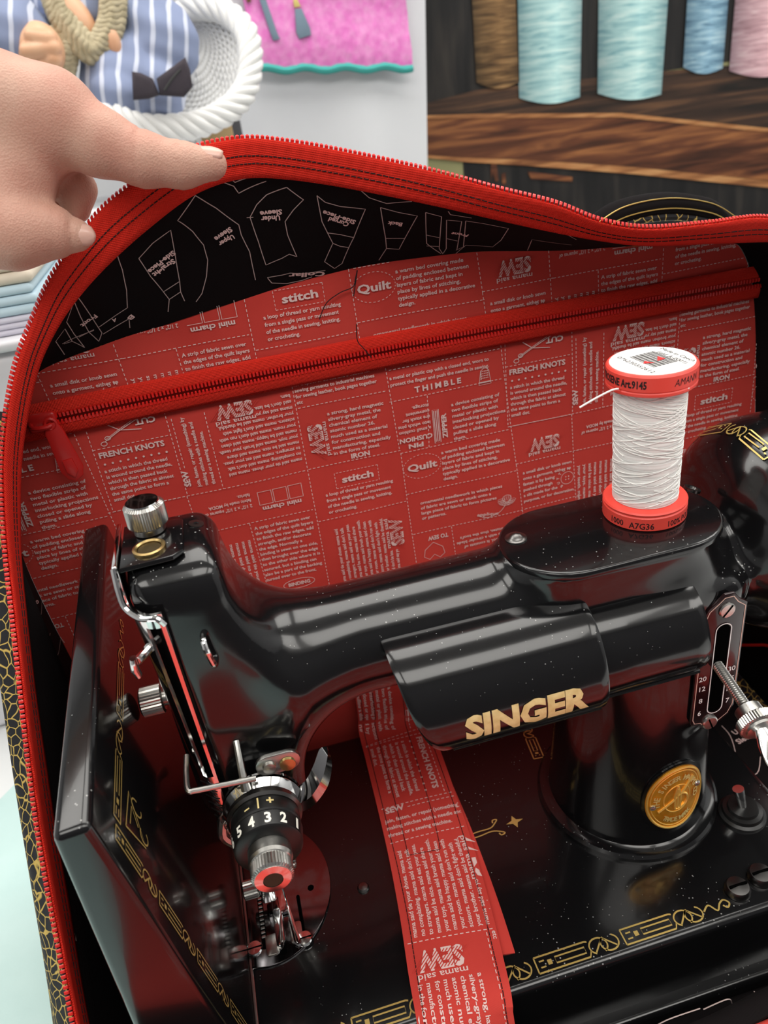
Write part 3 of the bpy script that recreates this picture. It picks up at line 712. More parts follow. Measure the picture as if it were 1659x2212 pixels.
# ------------------------------------------------ the red print: one repeat, used on both panels and on the strap
PER = 240.0
LOREM = ["mama said tie your shoes. mama said", "no complaining. mama said don't talk", "to strangers. mama said eat your peas.", "mama said be nice. mama said share", "your toys. mama said brush your teeth.",
         "mama said be happy. mama said clean", "your room. mama said don't run with", "scissors. mama said don't fight with", "your brother. mama said be thankful.", "mama said say yo", "said don't be late.", "bam."]
def para(lines, u, v, spacing, width, rot=0, cap=2.1):
    """text block: one stretch for all lines so that the longest is `width` wide"""
    w0 = max(text2d(l, .018)[0][:, 0].max() for l in lines); out = []
    c, s_ = math.cos(math.radians(rot)), math.sin(math.radians(rot))
    for i, l in enumerate(lines):
        w = text2d(l, .018)[0][:, 0].max() / w0 * width
        out.append(place_text(l, u + s_ * spacing * i, v - c * spacing * i, cap, w, rot, .018))
    return out
def logo(u, v, w, rot):
    """'mama said' small over a hatched outline SEW"""
    c, s_ = math.cos(math.radians(rot)), math.sin(math.radians(rot)); out = []
    def tr(VF):
        V, F = VF; return np.stack([u + V[:, 0] * c - V[:, 1] * s_, v + V[:, 0] * s_ + V[:, 1] * c], 1), F
    out.append(tr(place_text('mama said', 0, 4.4, 2.6, w * 1.08, 0, .01, center=True)))
    # hatched letters: keep stripes of a heavy SEW, plus its rim
    V, F = place_text('SEW', 0, -1.8, 7.8, w * .98, 0, .045, center=True)
    V2, F2 = place_text('SEW', 0, -1.4, 6.6, w * .96, 0, -.005, center=True)
    out.append(tr((V, F)))
    return out
def logo_holes(u, v, w, rot):
    c, s_ = math.cos(math.radians(rot)), math.sin(math.radians(rot)); out = []
    for k in range(-9, 10):
        a = np.array([k * 1.5 - 3.6, -5.4]); b = np.array([k * 1.5 + 3.6, 1.8])
        if abs(k * 1.5) > w * .5: continue
        V, F = line2d([a, b], .42)
        out.append((np.stack([u + V[:, 0] * c - V[:, 1] * s_, v + V[:, 0] * s_ + V[:, 1] * c], 1), F))
    return out
def tile():
    L = []; H = []
    def title(s_, u, v, h, w, rot=0, bold=.035, space=1.0): L.append(place_text(s_, u, v, h, w, rot, bold, space))
    title('FRENCH KNOTS', -255, 237.6, 3.2, 35.5)
    for k in range(9): L.append(disc2d((-253.2 + 4.2 * k, 233.6), .62))
    L.extend(para(["a stitch in which the thread", "is wound around the needle,", "which is then passed back", "through the fabric at almost", "the same point to form a", "small dot."], -254.7, 228.6, 3.6, 36))
    title('CUT', -220.5, 255.6, 3.2, 11, 180)
    L.append(line2d([(-249.5, 246.5), (-241, 251), (-228, 256.8)], .45)); L.append(line2d([(-246, 256), (-240, 251.5), (-229, 249.8)], .45)); L.append(line2d([(-249, 247.6), (-240.5, 252), (-229, 257.4)], .3))
    L.append(line2d(arc2d((-250.2, 245.4), 1.6, 1.2, 0, 360, 12), .4)); L.append(line2d(arc2d((-247.5, 248.2), 1.5, 1.1, 0, 360, 12), .4))
    title('SEW', -211.6, 210.2, 3.0, 10, 90)
    L.extend(para(["join, fasten, or repair (something) by", "making stitches with a needle and", "thread or a sewing machine."], -206.2, 208.8, 4.1, 43, 90))
    L.extend(logo(-178.5, 248, 21, 180)); H.extend(logo_holes(-178.5, 248, 21, 180))
    L.extend(para(LOREM[:9], -146.5, 213.2, 3.6, 45.5, 180)); L.extend(para(LOREM[9:], -146.5, 245.6, 3.6, 21, 180))
    L.extend(para(["machine designed to use a needle", "for a spool of thread and a needle for", "sewing garments to industrial machines", "for sewing leather, book pages together", "etc"], -143.8, 260, 3.55, 47))
    L.extend(logo(-134.3, 221.7, 20, -90)); H.extend(logo_holes(-134.3, 221.7, 20, -90))
    L.extend(para(["a strong, hard magnetic", "silvery-gray metal, the", "chemical element of", "atomic number 26.", "much used as a material", "for construction and", "manufacturing, especially", "in the form of steel."], -127.8, 235.6, 3.62, 35))
    title('IRON', -118, 205.9, 2.9, 11.5)
    L.extend(para(["a metal or plastic cap with a closed end, worn to", "protect the finger and push the needle in sewing."], -89.3, 249.2, 4.0, 60)); title('THIMBLE', -75.3, 239.0, 3.3, 28.5, 0, .035, 1.5)
    th = [(-36, 235), (-34.6, 243.5), (-33, 245), (-31, 245), (-29.6, 243.5), (-28.4, 235)]
    L.append(line2d(th, .35, True))
    for k in range(4):
        L.append(dash2d((-34.8, 238.5 + k * 1.4), (-29.8, 238.5 + k * 1.4), .8, .5, .4)[0]); L.extend(dash2d((-34.6, 239 + k * 1.4), (-29.8, 239 + k * 1.4), .6, .6, .4))
    L.append(line2d([(-36, 236.4), (-28.5, 236.4)], .8))
    title('PIN', -73.2, 207.4, 2.8, 9.5, 180); title('CUSHION', -67.3, 211.8, 2.8, 20.5, 180)
    L.extend(para(["a small cushion", "into which pins", "are stuck for", "convenient", "storage."], -67.8, 216.4, 3.6, 20, 180))
    title('ZIPPER', -58, 206.8, 3.0, 16, 90)
    L.append(line2d([(-66.2, 204.6), (-62.4, 204.6), (-62.4, 226), (-66.2, 226)], .35, True))
    for q in (-65.4, -64.3, -63.2): L.append(line2d([(q, 205.4), (q, 225.4)], .5))
    L.extend(para(["a device consisting of", "two flexible strips of", "metal or plastic with", "interlocking projections", "closed or opened by", "pulling a slide along", "them."], -54.2, 225.8, 3.7, 34))
    title('Quilt', -85, 189.2, 4.4, 19, 0, .03); e_ = arc2d((-75.6, 191.3), 12, 8, 0, 360, 60)
    for k in range(0, 60, 2): L.append(line2d([e_[k], e_[k + 1]], .28))
    L.extend(para(["a warm bed covering made", "of padding enclosed between", "layers of fabric and kept in", "place by lines of stitching,", "typically applied in a decorative", "design."], -63, 196.4, 3.65, 44))
    title('stitch', -125.6, 191.6, 4.2, 19.5, 0, .03)
    for a, b in (((-129.5, 188.6), (-103, 188.6)), ((-103, 188.6), (-103, 198.6)), ((-103, 198.6), (-129.5, 198.6)), ((-129.5, 198.6), (-129.5, 188.6))): L.extend(dash2d(a, b, .28, 1.3, .9))
    L.extend(para(["a loop of thread or yarn resulting", "from a single pass or movement", "of the needle in sewing, knitting,", "or crocheting."], -136.8, 184.9, 3.9, 42))
    for k in range(3): L.append(line2d([(-176.2 + 9.1 * k, 188.8), (-168.2 + 9.1 * k, 188.8), (-168.2 + 9.1 * k, 197.4), (-176.2 + 9.1 * k, 197.4)], .4, True))
    title('mini charm', -151.5, 187.2, 2.9, 23.5, 180, .03)
    L.extend(para(['2 1/2" x 2 1/2" squares of', "fabric made by MODA", "fabrics."], -180.6, 190.8, 3.7, 28, 180))
    L.extend(para(["A strip of fabric sewn over", "the edges of the quilt layers", "to finish the raw edges, add", "strength, and/or decorate", "the edge. Normally a", "binding is sewn on one side,", "then brought over the edge", "to the other side where it is", "secured, but a binding can", "also be a part of the backing", "turned over to the front."], -182.6, 172.9, 3.75, 36))
    L.append(line2d(arc2d((-163, 129), 10, 3.4, 0, 360, 30), .3)); title('BINDING', -170, 127.8, 2.4, 14)
    L.extend(para(LOREM[:9], -133.5, 119.5, 3.6, 45, 90)); L.extend(logo(-98.5, 149.5, 20, 90)); H.extend(logo_holes(-98.5, 149.5, 20, 90))
    L.extend(para(["said don't be late.", "mama said say yo"], -100.8, 120, 3.6, 17, 90))
    title('TO SEW', -63.2, 140.2, 2.9, 13.5, 180, .03)
    hp_ = [(-73.5, 135.5), (-67.5, 131), (-66.5, 126), (-70, 123.5), (-73.5, 126.5), (-77, 123.5), (-80.5, 126), (-79.5, 131)]
    L.append(line2d(hp_, .32, True)); 
    L.extend(para(["cutting tool. It consists of", "a handle with a circular blade", "that rotates, thus the tool's"], -18, 127.5, 3.7, 40, 180))
    L.extend(para(["a small disk or knob sewn", "onto a garment, either to", "fasten it by being", "pushed through", "a slit made for the", "purpose, or for decoration."], -10.9, 170.2, 4.1, 36))
    L.append(line2d(arc2d((20, 160), 4.4, 4.4, 0, 360, 28), .3))
    for q in ((-1, -1), (1, -1), (1, 1), (-1, 1)): L.append(disc2d((20 + q[0], 160 + q[1]), .42, 8))
    for k, ch in enumerate('BUTTON'):
        a = 232 - 30 * k; L.append(place_text(ch, 20 + 6.6 * math.cos(math.radians(a)), 160 + 6.6 * math.sin(math.radians(a)), 1.8, None, a - 90, .02, center=True))
    L.extend(logo(4.5, 187, 20, 180)); H.extend(logo_holes(4.5, 187, 20, 180))
    L.extend(para(["ornamental needlework in which pieces", "of fabric are sewn or stuck onto a", "large piece of fabric to form pictures", "or patterns."], -79.2, 164.6, 3.7, 54))
    for k in range(9):
        a = math.radians(170 + 22 * k); L.append(line2d(arc2d((-22.5 + 3.8 * math.cos(a), 155 + 3.2 * math.sin(a)), 2.4, .9, 0, 360, 10), .22))
    L.append(line2d(arc2d((-22.5, 156), 3.0, 2.4, 0, 360, 16), .3))
    for k in range(4): L.append(line2d([(-24.6 + k * 1.3, 154.4), (-23.6 + k * 1.3, 157.8)], .25))
    L.append(line2d(crom([(-24, 151), (-28, 147), (-36, 145), (-43, 148)], 4), .35)); title('applique', -43, 147.5, 2.2, 14.5, -8, .015)
    L.extend(para(["mama said tie your shoes.", "mama said no complaining.", "mama said don't talk", "mama said eat your peas", "said be nice. mama", "your toys. mama said", "your teeth. mama"], -188, 167, 3.75, 42, -90))
    D = [((-257, 262), (-257, 204.5)), ((-215, 262), (-215, 204.5)), ((-257, 243), (-215, 243)), ((-257, 204.6), (-194, 204.6)), ((-194.5, 252), (-194.5, 204.6)), ((-194.5, 204.6), (-146, 204.6)), ((-144.6, 262), (-144.6, 110)),
         ((-143.5, 243.4), (-91.5, 243.4)), ((-144, 204.8), (-88, 204.8)), ((-91, 262), (-88.5, 204.8)), ((-91, 236.3), (-22, 236.3)), ((-70.2, 203), (-68.2, 236)), ((-22, 262), (-15, 178)), ((-88, 202.8), (-18, 202.8)), ((-88, 203), (-86, 110)),
         ((-87, 174), (-14, 174)), ((-86, 144.5), (-10, 144.5)), ((-60.5, 144), (-59, 110)), ((-15, 178.5), (28, 178.5)), ((-15, 178), (-9, 110)), ((-18, 204.5), (22, 204.5)), ((-144, 169.5), (-88, 169.5)), ((-212, 178.4), (-146, 178.4)), ((-184.6, 178), (-182, 110)),
         ((-215.5, 204.5), (-210, 110)), ((-10, 144.8), (30, 144.8)), ((-212.5, 252), (-212.5, 222)), ((-89, 255), (-22, 255))]
    for a, b in D: L.extend(dash2d(a, b))
    return join2(*L), join2(*H)
TILE, HATCH = tile()

def shifted(VF, du, dv): return VF[0] + np.array([du, dv]), VF[1]
rx = np.array([p[0] for p in SE]); rz = np.array([p[2] for p in SE])
def inside(u, v):
    """inside the back panel"""
    k = np.interp
    ok = np.ones(len(u), bool)
    topi = slice(30, len(SE) - 30)
    xs_ = rx[::-1]; zs_ = rz[::-1]
    # winding test against the seam outline
    c = np.zeros(len(u), bool); j = len(SE) - 1
    for i in range(len(SE)):
        cond = ((rz[i] > v) != (rz[j] > v)) & (u < (rx[j] - rx[i]) * (v - rz[i]) / (rz[j] - rz[i] + 1e-12) + rx[i]); c ^= cond; j = i
    return c
def zc(u): return 265.3 + 2.0 * np.sin((u + 284) / 430 * math.pi)
fnp = lambda u, v: np.stack([u, 124.55 + .8 * np.sin(u * .06) * np.sin(v * .05) - .25, v], 1)
fnh = lambda u, v: np.stack([u, 124.30 + .8 * np.sin(u * .06) * np.sin(v * .05) - .25, v], 1)
for nm, src, fn, mk in (('printed_lettering', TILE, fnp, 'white_print'), ('printed_hatching', HATCH, fnh, 'red_fabric')):
    lo_ = [clip2(shifted(src, k * PER - (2 if k else 0), 0), lambda u, v: inside(u, v) & (v < zc(u) - 6) & (v > 96)) for k in (-1, 0, 1)]
    up_ = [clip2(shifted(src, -16 + k * PER, 111), lambda u, v: inside(u, v) & (v > zc(u) + 6)) for k in (-1, 0, 1, 2)]
    put(nm, lay(join2(*[q for q in lo_ + up_ if len(q[1])]), fn), M[mk], bag, smooth=False, kind='stuff')

fpp = crom([(0, -140, 6), (0, -165, 2), (0, -250, -22), (0, -340, -44), (0, -430, -54), (0, -520, -59)], 6); fpl = np.r_[0, np.cumsum(np.linalg.norm(np.diff(fpp, axis=0), axis=1))]
def front_map(u, v):
    y = np.interp(v, fpl, fpp[:, 1]); z = np.interp(v, fpl, fpp[:, 2]) + 3 * np.sin(u * .03 + y * .02); return np.stack([u, y + 1.5 * np.sin(u * .05), z + 2.2], 1)
fr_ = [clip2((np.stack([TILE[0][:, 0] + du, 380 - dv - TILE[0][:, 1]], 1) * 1.0, TILE[1]), lambda u, v: (u > -296) & (u < 172) & (v > 4) & (v < 385)) for du in (0, 240) for dv in (0, 130)]
fr_ = [(V_, [f[::-1] for f in F_]) for V_, F_ in fr_]
put('front_lettering', lay(refine(join2(*fr_), 12), front_map), M['white_print'], bag, smooth=False, kind='stuff')
put('red_piping', tube([(160, 118, -18), (164, 96, -2), (168, 70, 12)], 1.2, 6), M['red_tape'], bag)
put('gold_strap', thicken(grid([[(152 + 6 * t, y, -52 + 9 * t + (y - 80) * .1) for t in (0, .5, 1)] for y in np.linspace(60, 120, 8)]), 1.2), M['crackle'], bag)

# ---- chalk-line pattern print on the black gusset
gl = []; gt = []
def g3(s_, v_):
    p = gusset(s_, v_); q = gusset(np.asarray(s_) + .05, v_) - p; w = gusset(s_, np.asarray(v_) + .02) - p
    n_ = np.cross(q, w); n_ /= np.linalg.norm(n_, axis=1)[:, None] + 1e-9; n_ *= -np.sign((n_ * (p - bc)).sum(1))[:, None]
    return p, n_
for L in GUSSET_LINES:
    L2 = np.array(L); k_ = np.arange(0, len(L2) - 1 + 1e-9, .2); Q = np.stack([np.interp(k_, np.arange(len(L2)), L2[:, q]) for q in (0, 1)], 1); p, n_ = g3(Q[:, 0], Q[:, 1])
    T_ = np.gradient(p, axis=0); T_ /= np.linalg.norm(T_, axis=1)[:, None] + 1e-9; sd = np.cross(n_, T_) * .22
    V = np.empty((2 * len(p), 3)); V[0::2] = p + n_ * .35 - sd; V[1::2] = p + n_ * .35 + sd
    gl.append((V, [(2 * i, 2 * i + 2, 2 * i + 3, 2 * i + 1) for i in range(len(p) - 1)]))
for s_, a, b in GUSSET_TEXT:
    pa, na = g3(np.array([a[0]]), np.array([a[1]])); pb, nb_ = g3(np.array([b[0]]), np.array([b[1]]))
    d = (pb - pa)[0]; L_ = np.linalg.norm(d); d /= L_; n_ = na[0]; upv = np.cross(n_, d)
    V, F = text2d(s_, .035); w0 = V[:, 0].max(); hgt = min(3.0, L_ / w0 * .9)
    X = pa[0] + np.outer(V[:, 0] * L_ / w0, d) + np.outer(V[:, 1] * hgt * 1.25, upv) + n_ * .6
    gt.append((X, F))
put('pattern_lettering', join(*gt), M['white_print'], bag, smooth=False, kind='stuff')
put('pattern_print', join(*gl), M['chalk'], bag, smooth=False, kind='stuff')
# print on the bag floor and front lining
fl = [lay(line2d(crom(np.array([FL + (0,) for FL in FLOOR_LINE]), 4)[:, :2], .5), plane_map((0, 0, -55.9), (1, 0, 0), (0, 1, 0)))]
for s_, a, b in FLOOR_TEXT:
    a = np.array(a); b = np.array(b); L_ = np.linalg.norm(b - a)
    fl.append(lay(place_text(s_, a[0], a[1], 4.2, L_, math.degrees(math.atan2(b[1] - a[1], b[0] - a[0])), .02), plane_map((0, 0, -55.9), (1, 0, 0), (0, 1, 0))))
put('floor_print', join(*fl), M['white_print'], bag, smooth=False)
fl = [tube(crom(q, 5), .3, 4) for q in ([(-50, -107.5, -22), (-40, -109, -14), (-22, -109, -14)], [(-20, -109, -16), (-8, -110, -12), (-3, -108, -22)], [(8, -109, -16), (14, -107, -28)], [(30, -110, -10), (36, -107, -26)])]
put('lining_print', join(*fl), M['chalk'], bag, smooth=False)

# ================================================================== sewing machine
mc = thing('sewing_machine', (-70, 15, -56), 'vintage black portable sewing machine with gold decals, standing in the open bag', 'sewing machine')
LQ = M['lacquer']

# ---- arm, head and pillar: one casting
def casting(Pt):
    # head: upright block, slightly waisted, leaning a little in plan
    head = sd_box(Pt, (-215.5, 0, 175.5), (19.5, 25.5, 71.5), 10)
    low = sd_box(Pt, (-205, -1, 140), (21.5, 24.5, 36), 8)
    head = smin(head, low, 8)
    # arm: oval bar
    q = Pt.copy(); q[..., 1] = (Pt[..., 1] - 0) * 1.0
    arm = sd_cap(q, (-196, 0, 175), (10, 0, 173), 25.5, 28)
    d = smin(head, arm, 44)
    # boss below the top plate
    Q = Pt - np.array([0, -5, 0]); x = np.clip(Q[..., 0], -46, 3)
    r = np.sqrt((Q[..., 0] - x) ** 2 + Q[..., 1] ** 2) - 27 + np.clip(200 - Pt[..., 2], 0, 40) * .06
    boss = smax(r, np.abs(Pt[..., 2] - 180) - 22.5, 3)
    d = smin(d, boss, 11)
    # pillar
    pil = sd_cap(Pt, (4, 12, -10), (4, 8, 165), 47, 36)
    d = smin(d, pil, 16)
    # boss behind the stitch plate
    sp_ = sd_box(Pt, (24, -14, 130), (15, 17.5, 46), 8)
    d = smin(d, sp_, 7)
    # domed right-hand end
    dome = sd_cyl(Pt, (0, 14, 172), (1, 0, 0), 44, 150, 57, 34)
    d = smin(d, dome, 17)
    # flat left end and flat foot
    d = smax(d, -(Pt[..., 0] + 233), 2)
    # chamfer of the head's front shoulder
    d = smax(d, ((-Pt[..., 1] - 17.5) * .62 + (Pt[..., 2] - 244) * .78), 10)
    d = smax(d, Pt[..., 2] - 247, 2)
    # flat front of the head and the corner that the face plate wraps
    xq = Pt[..., 0] - 5 * np.clip((232 - Pt[..., 2]) / 128, 0, 1)
    d = smax(d, -Pt[..., 1] - 27 - 18 / (1 + np.exp(-(Pt[..., 0] + 178) / 9)), 6)
    d = smax(d, -(xq + 223.5) * .62 - (Pt[..., 1] + 26) * .78, 1.5)
    d = smax(d, -(Pt[..., 2] - 1.5), .5)
    return d
body = put('arm_casting', sdf_mesh(casting, (-242, -64, -3), (156, 82, 256), 2.1), LQ, mc, angle=0)

# ---- bed with rounded edges and a base flange
bed = put('bed', join(prism(rrect(-236, 84, -83, 114, 14), (0, 0, -48), (1, 0, 0), (0, 1, 0), 48, 4.5, 5)), LQ, mc)
put('base_flange', prism(rrect(-242, 90, -91, 120, 16), (0, 0, -56), (1, 0, 0), (0, 1, 0), 9, 3.5, 4), LQ, mc)
put('pillar_ring', lathe([(53, 0), (53, 2.5), (51.5, 4), (48, 4.6), (46, 6), (45, 10)], (4, 12, 0), (0, 0, 1), 72), LQ, mc)

# ---- top plate with its screw
tp = put('top_plate', prism(stadium(-74, 33, -35, 25, 20), (0, 0, 201.8), (1, 0, 0), (0, 1, 0), 3.2, 1.6, 3), LQ, mc)
put('screw', lathe([(5.2, 0), (5.2, .6), (4.2, .8), (3.6, 1.4), (2.2, 2.6), (0.3, 3)], (-64, 3, 204.9), (0, 0, 1), 28), M['dark_steel'], tp)
put('oil_hole', lathe([(4.2, -1), (4.2, .4), (2.6, .4), (2.2, -.6)], (33.5, 12, 203.5), (.35, 0, .93), 24), M['dark_steel'], mc)
put('oil_hole', lathe([(3.0, 0), (3.0, .7), (1.9, .7), (1.7, -.4)], (-152, -6, 198.3), (-.1, -.25, 1), 20), M['dark_steel'], mc)

# ---- plate on top of the head: knob and oil well
ht = put('head_plate', prism([(-233.5, -17.5), (-213, -16.5), (-209, -13), (-208.5, 12), (-212, 17), (-233.5, 17)], (0, 0, 245.6), (1, 0, 0), (0, 1, 0), 2.0, .6, 2), LQ, mc)
put('oil_well', lathe([(6.6, -1), (6.6, .9), (5.6, 1.2), (4.9, .6), (4.6, -3)], (-222, -8, 248.2), (0, 0, 1), 32), M['brass'], ht)
put('well_bottom', lathe([(4.6, 0), (4.6, .3), (.2, .35)], (-222, -8, 248.0), (0, 0, 1), 24), P('oily_brass', (.10, .07, .03), .3, .7), ht)
kn = put('pressure_knob', join(knurl(8.3, 2.0, 13.0, (-222, 8, 248.4), (0.02, 0, 1), 46, .45, bev=1.4), lathe([(6.6, 0), (6.6, 2.6), (5, 2.6)], (-222, 8, 248.2), (0, 0, 1), 32)), M['steel'], mc, angle=20)
put('knob_cap', lathe([(6.9, 0), (6.6, .5), (.2, .8)], (-222, 8, 261.3), (0.02, 0, 1), 32), M['chrome'], kn)
put('screw', lathe([(3.2, 0), (3.2, .5), (1.2, .6), (1.1, -.4)], (-203.5, 8, 246.0), (.25, 0, 1), 18), M['dark_steel'], mc)
put('thread_guide', tube(crom([(-209.3, -24, 214), (-209.3, -29.5, 213.8), (-209, -31.5, 211), (-208.4, -31.5, 206), (-207.6, -30.5, 201.6), (-207.2, -26, 201)], 5), 1.35, 10), M['chrome'], mc)

# ---- face plate wrapped round the front left corner, with the take-up slot
def fpath(z):
    k = np.clip((232 - z) / 128, 0, 1)
    return crom([(-221.5 + 1.5 * k, -29.6), (-226.5 + 3 * k, -29.2), (-231.0 + 5.0 * k, -25.5), (-234.6 + 5.5 * k, -18), (-236 + 5 * k, -6), (-236.3 + 4 * k, 22)], 5)
zs = np.linspace(106, 231, 40); cols = [fpath(z) for z in zs]
G = np.array([[(p[0], p[1], z) for p in c] for z, c in zip(zs, cols)])
b_, a_ = G.shape[1], G.shape[0]
F = []
for i in range(a_ - 1):
    for j in range(b_ - 1):
        if 2 <= j < 8 and 140 < zs[i] < 224: continue
        F.append((i * b_ + j, (i + 1) * b_ + j, (i + 1) * b_ + j + 1, i * b_ + j + 1))
fp = put('face_plate', thicken((G.reshape(-1, 3), F), 1.5), M['chrome'], mc, angle=50)
# upper part of the face plate under the head plate, and its jog
put('face_plate_top', join(box(-236.4, -234.2, -17.5, 19, 229, 248.6, .7), tube(crom([(-235.6, -17.5, 248), (-235.8, -20.5, 240), (-235, -22.6, 233), (-230, -27, 229.5), (-224, -29.6, 229.5), (-221.4, -30, 226)], 5), 1.3, 8)), M['chrome'], fp)
# engraved scroll lines low on the face plate
sl_ = []
for k in range(7):
    z = 108 + k * 4.6; c = fpath(z); q = fpath(z + 3)
    sl_.append(tube([(c[3][0], c[3][1] - .9, z), ((c[7][0] + q[7][0]) / 2, c[7][1] - .9, z + 2.4), (q[11][0] - .5, q[11][1] - .8, z + 1)], .32, 5))
put('engraved_scrolls', join(*sl_), M['black_plain'], fp)
tk = put('take_up_lever', join(tube(crom([(-226, -12, 212), (-231, -24, 213), (-235.5, -31, 213)], 4), 2.0, 10), tube([(-236.3, -32.5, 207.5), (-236.8, -33, 211.5), (-236.3, -32.6, 216)], [2.4, 2.9, 2.2], 12, flat=.6)), M['chrome'], mc)
put('plate_thumbscrew', join(knurl(7.2, 0, 11, (-240, 14, 156), (-1, 0, 0), 30, .45), lathe([(4, -6), (4, 1)], (-240, 14, 156), (-1, 0, 0), 20)), M['steel'], mc, angle=20)

# ---- presser bar, needle bar, foot
put('presser_bar', lathe([(3.1, 14), (3.1, 108)], (-219, 4, 0), (0, 0, 1), 20), M['steel'], mc)
nb_ = put('needle_bar', lathe([(2.9, 42), (2.9, 108)], (-210, -4, 0), (0, 0, 1), 20), M['chrome'], mc)
put('needle_clamp', join(lathe([(4.6, 36), (4.6, 46)], (-210, -4, 0), (0, 0, 1), 20), knurl(3.2, 4, 11, (-210, -4, 41), (1, -.1, 0), 16, .3)), M['steel'], nb_, angle=20)
put('needle', tube([(-210, -4, 40), (-210, -4, 5)], [.9, .35], 8), M['chrome'], nb_)
ft = put('presser_foot', join(box(-223, -215, -1, 9, 8, 26, 1.5), prism([(-219, 12), (-211, 12), (-209, -4), (-206, -24), (-207.5, -27), (-209.5, -25), (-211, -6), (-213.5, -6), (-214, -22), (-216, -26), (-219, -24)], (0, 0, 2.4), (1, 0, 0), (0, 1, 0), 2.6, .8)), M['chrome'], mc)
put('foot_screw', knurl(5.2, 0, 9, (-223, 4, 18), (-1, 0, 0), 20, .4), M['steel'], ft, angle=20)
put('presser_lifter', tube(crom([(-219, 14, 92), (-222, 34, 90), (-226, 46, 84)], 5), [3, 2.6, 2.6, 2.6, 2.6, 2.4, 2.4, 2.6, 3, 3.4, 3.4], 10), M['chrome'], mc)

# ---- needle plate on the bed
el = [(-222 + 38 * math.cos(t), 13 + 45 * math.sin(t)) for t in np.linspace(0, 2 * math.pi, 80, endpoint=False)]
el = [(max(x, -233.5), y) for x, y in el]
M['plate_steel'] = P('polished_dark_plate', (.23, .22, .23), .10, 1, bump=('noise', 25, .02))
npl = put('needle_plate', prism(el, (0, 0, .1), (1, 0, 0), (0, 1, 0), 1.4, .5, 2), M['plate_steel'], mc)
for x0, x1, y0, y1 in ((-227, -224, -22, 26), (-217.5, -214, -28, 8), (-205, -203, -22, 4)):
    put('feed_slot', prism(rrect(x0, x1, y0, y1, 1.2, 4), (0, 0, 1.35), (1, 0, 0), (0, 1, 0), .35), M['hole'], npl)
for x, y0, y1 in ((-225.5, -16, 16), (-215.7, -20, -4)):
    rb = [box(x - 1.2, x + 1.2, y, y + 1.5, 1.4, 2.7, .3, 1) for y in np.arange(y0, y1, 2.6)]
    put('feed_dog', join(*rb), M['steel'], npl, kind='stuff')
put('slide_insert', prism(rrect(-225, -218, -27, -15, 1.6, 4), (0, 0, 1.5), (1, 0, 0), (0, 1, 0), .9, .3), M['steel'], npl)
put('slide_insert', prism(rrect(-211, -204.5, -24, -12, 1.6, 4), (0, 0, 1.5), (1, 0, 0), (0, 1, 0), .9, .3), M['steel'], npl)
for x, y in ((-204, -23), (-231, -20)):
    s0 = put('plate_screw', lathe([(4.4, 0), (4.4, .7), (3.8, 1.3), (.2, 1.5)], (x, y, 1.4), (0, 0, 1), 28), M['chrome'], npl)
    put('screw_slot', box(x - 4, x + 4, y - .35, y + .35, 2.4, 3.0), M['hole'], s0)
put('plate_hole', lathe([(1.8, 0), (1.8, .25), (.1, .25)], (-196, 6, 1.5), (0, 0, 1), 16), M['hole'], npl)
put('bed_screw', lathe([(3.4, -1), (3.4, .8), (2.6, 1.8), (.3, 2.2)], (-167, -3, 0), (0, 0, 1), 24), M['dark_steel'], mc)

# ---- tension assembly on the head front, axis towards the front
TX, TZ = -204.0, 122.0
tn = bpy.data.objects.new('tension_assembly', None); col.objects.link(tn); tn.parent = mc; tn.matrix_parent_inverse = Matrix.Translation(-bpy_off[mc.name])
ax = (0, -1, 0); o_ = (TX, 0, TZ)
put('tension_stud', lathe([(6, 24), (6, 36)], o_, ax, 28), M['black_plain'], tn)
put('tension_disc', lathe([(8, 30), (17, 31.5), (18, 33), (17.6, 33.8), (10, 33.6)], o_, ax, 56), M['chrome'], tn)
put('tension_disc', lathe([(10, 35.0), (17.6, 34.8), (18, 35.8), (16.8, 37.6), (15.6, 39), (9, 40)], o_, ax, 56), M['chrome'], tn)
put('spring_rim', lathe([(13.5, 39.5), (16.4, 40), (16.6, 42.5), (15.4, 43.5), (13, 43.5)], o_, ax, 56), M['dark_steel'], tn)
ind = put('indicator_ring', lathe([(13, 43), (14.8, 43.4), (15.2, 44), (15.2, 50.2), (14.6, 50.8), (12, 50.8)], o_, ax, 56), M['black_plain'], tn)
dl = put('number_dial', lathe([(12, 51.2), (14.9, 51.3), (15.4, 52), (14.6, 58.6), (13.6, 59.4), (8, 59.8)], o_, ax, 56), M['black_plain'], tn)
put('dial_nut', join(lathe([(8.6, 59), (9.2, 60), (9.4, 65), (8.8, 66.4), (8.2, 67)], o_, ax, 48), knurl(8.9, 66.6, 73.5, o_, ax, 44, .45, bev=.8)), M['steel'], tn, angle=20)
put('nut_face', lathe([(7.4, 73.3), (7.6, 74.0), (4.2, 74.4), (3.9, 73)], o_, ax, 40), M['chrome'], tn)
put('threaded_stud', lathe([(3.9, 68), (3.9, 74.3), (3.5, 74.3), (.1, 74.32)], o_, ax, 24), P('dark_bronze', (.05, .035, .02), .6, .5), tn)
def cyl_map(r0_, r1_, h0, h1, off=.12):
    """u = angle position in mm on the ring (0 = straight up), v = distance along the axis to the front"""
    def fn(u, v):
        t = (v - h0) / (h1 - h0); r = r0_ + (r1_ - r0_) * t + off; a = u / r0_
        return np.stack([TX + r * np.sin(a), -v, TZ + r * np.cos(a)], 1)
    return fn
fnI = cyl_map(15.2, 15.2, 44, 50); fnD = cyl_map(15.4, 14.6, 52, 58.6)
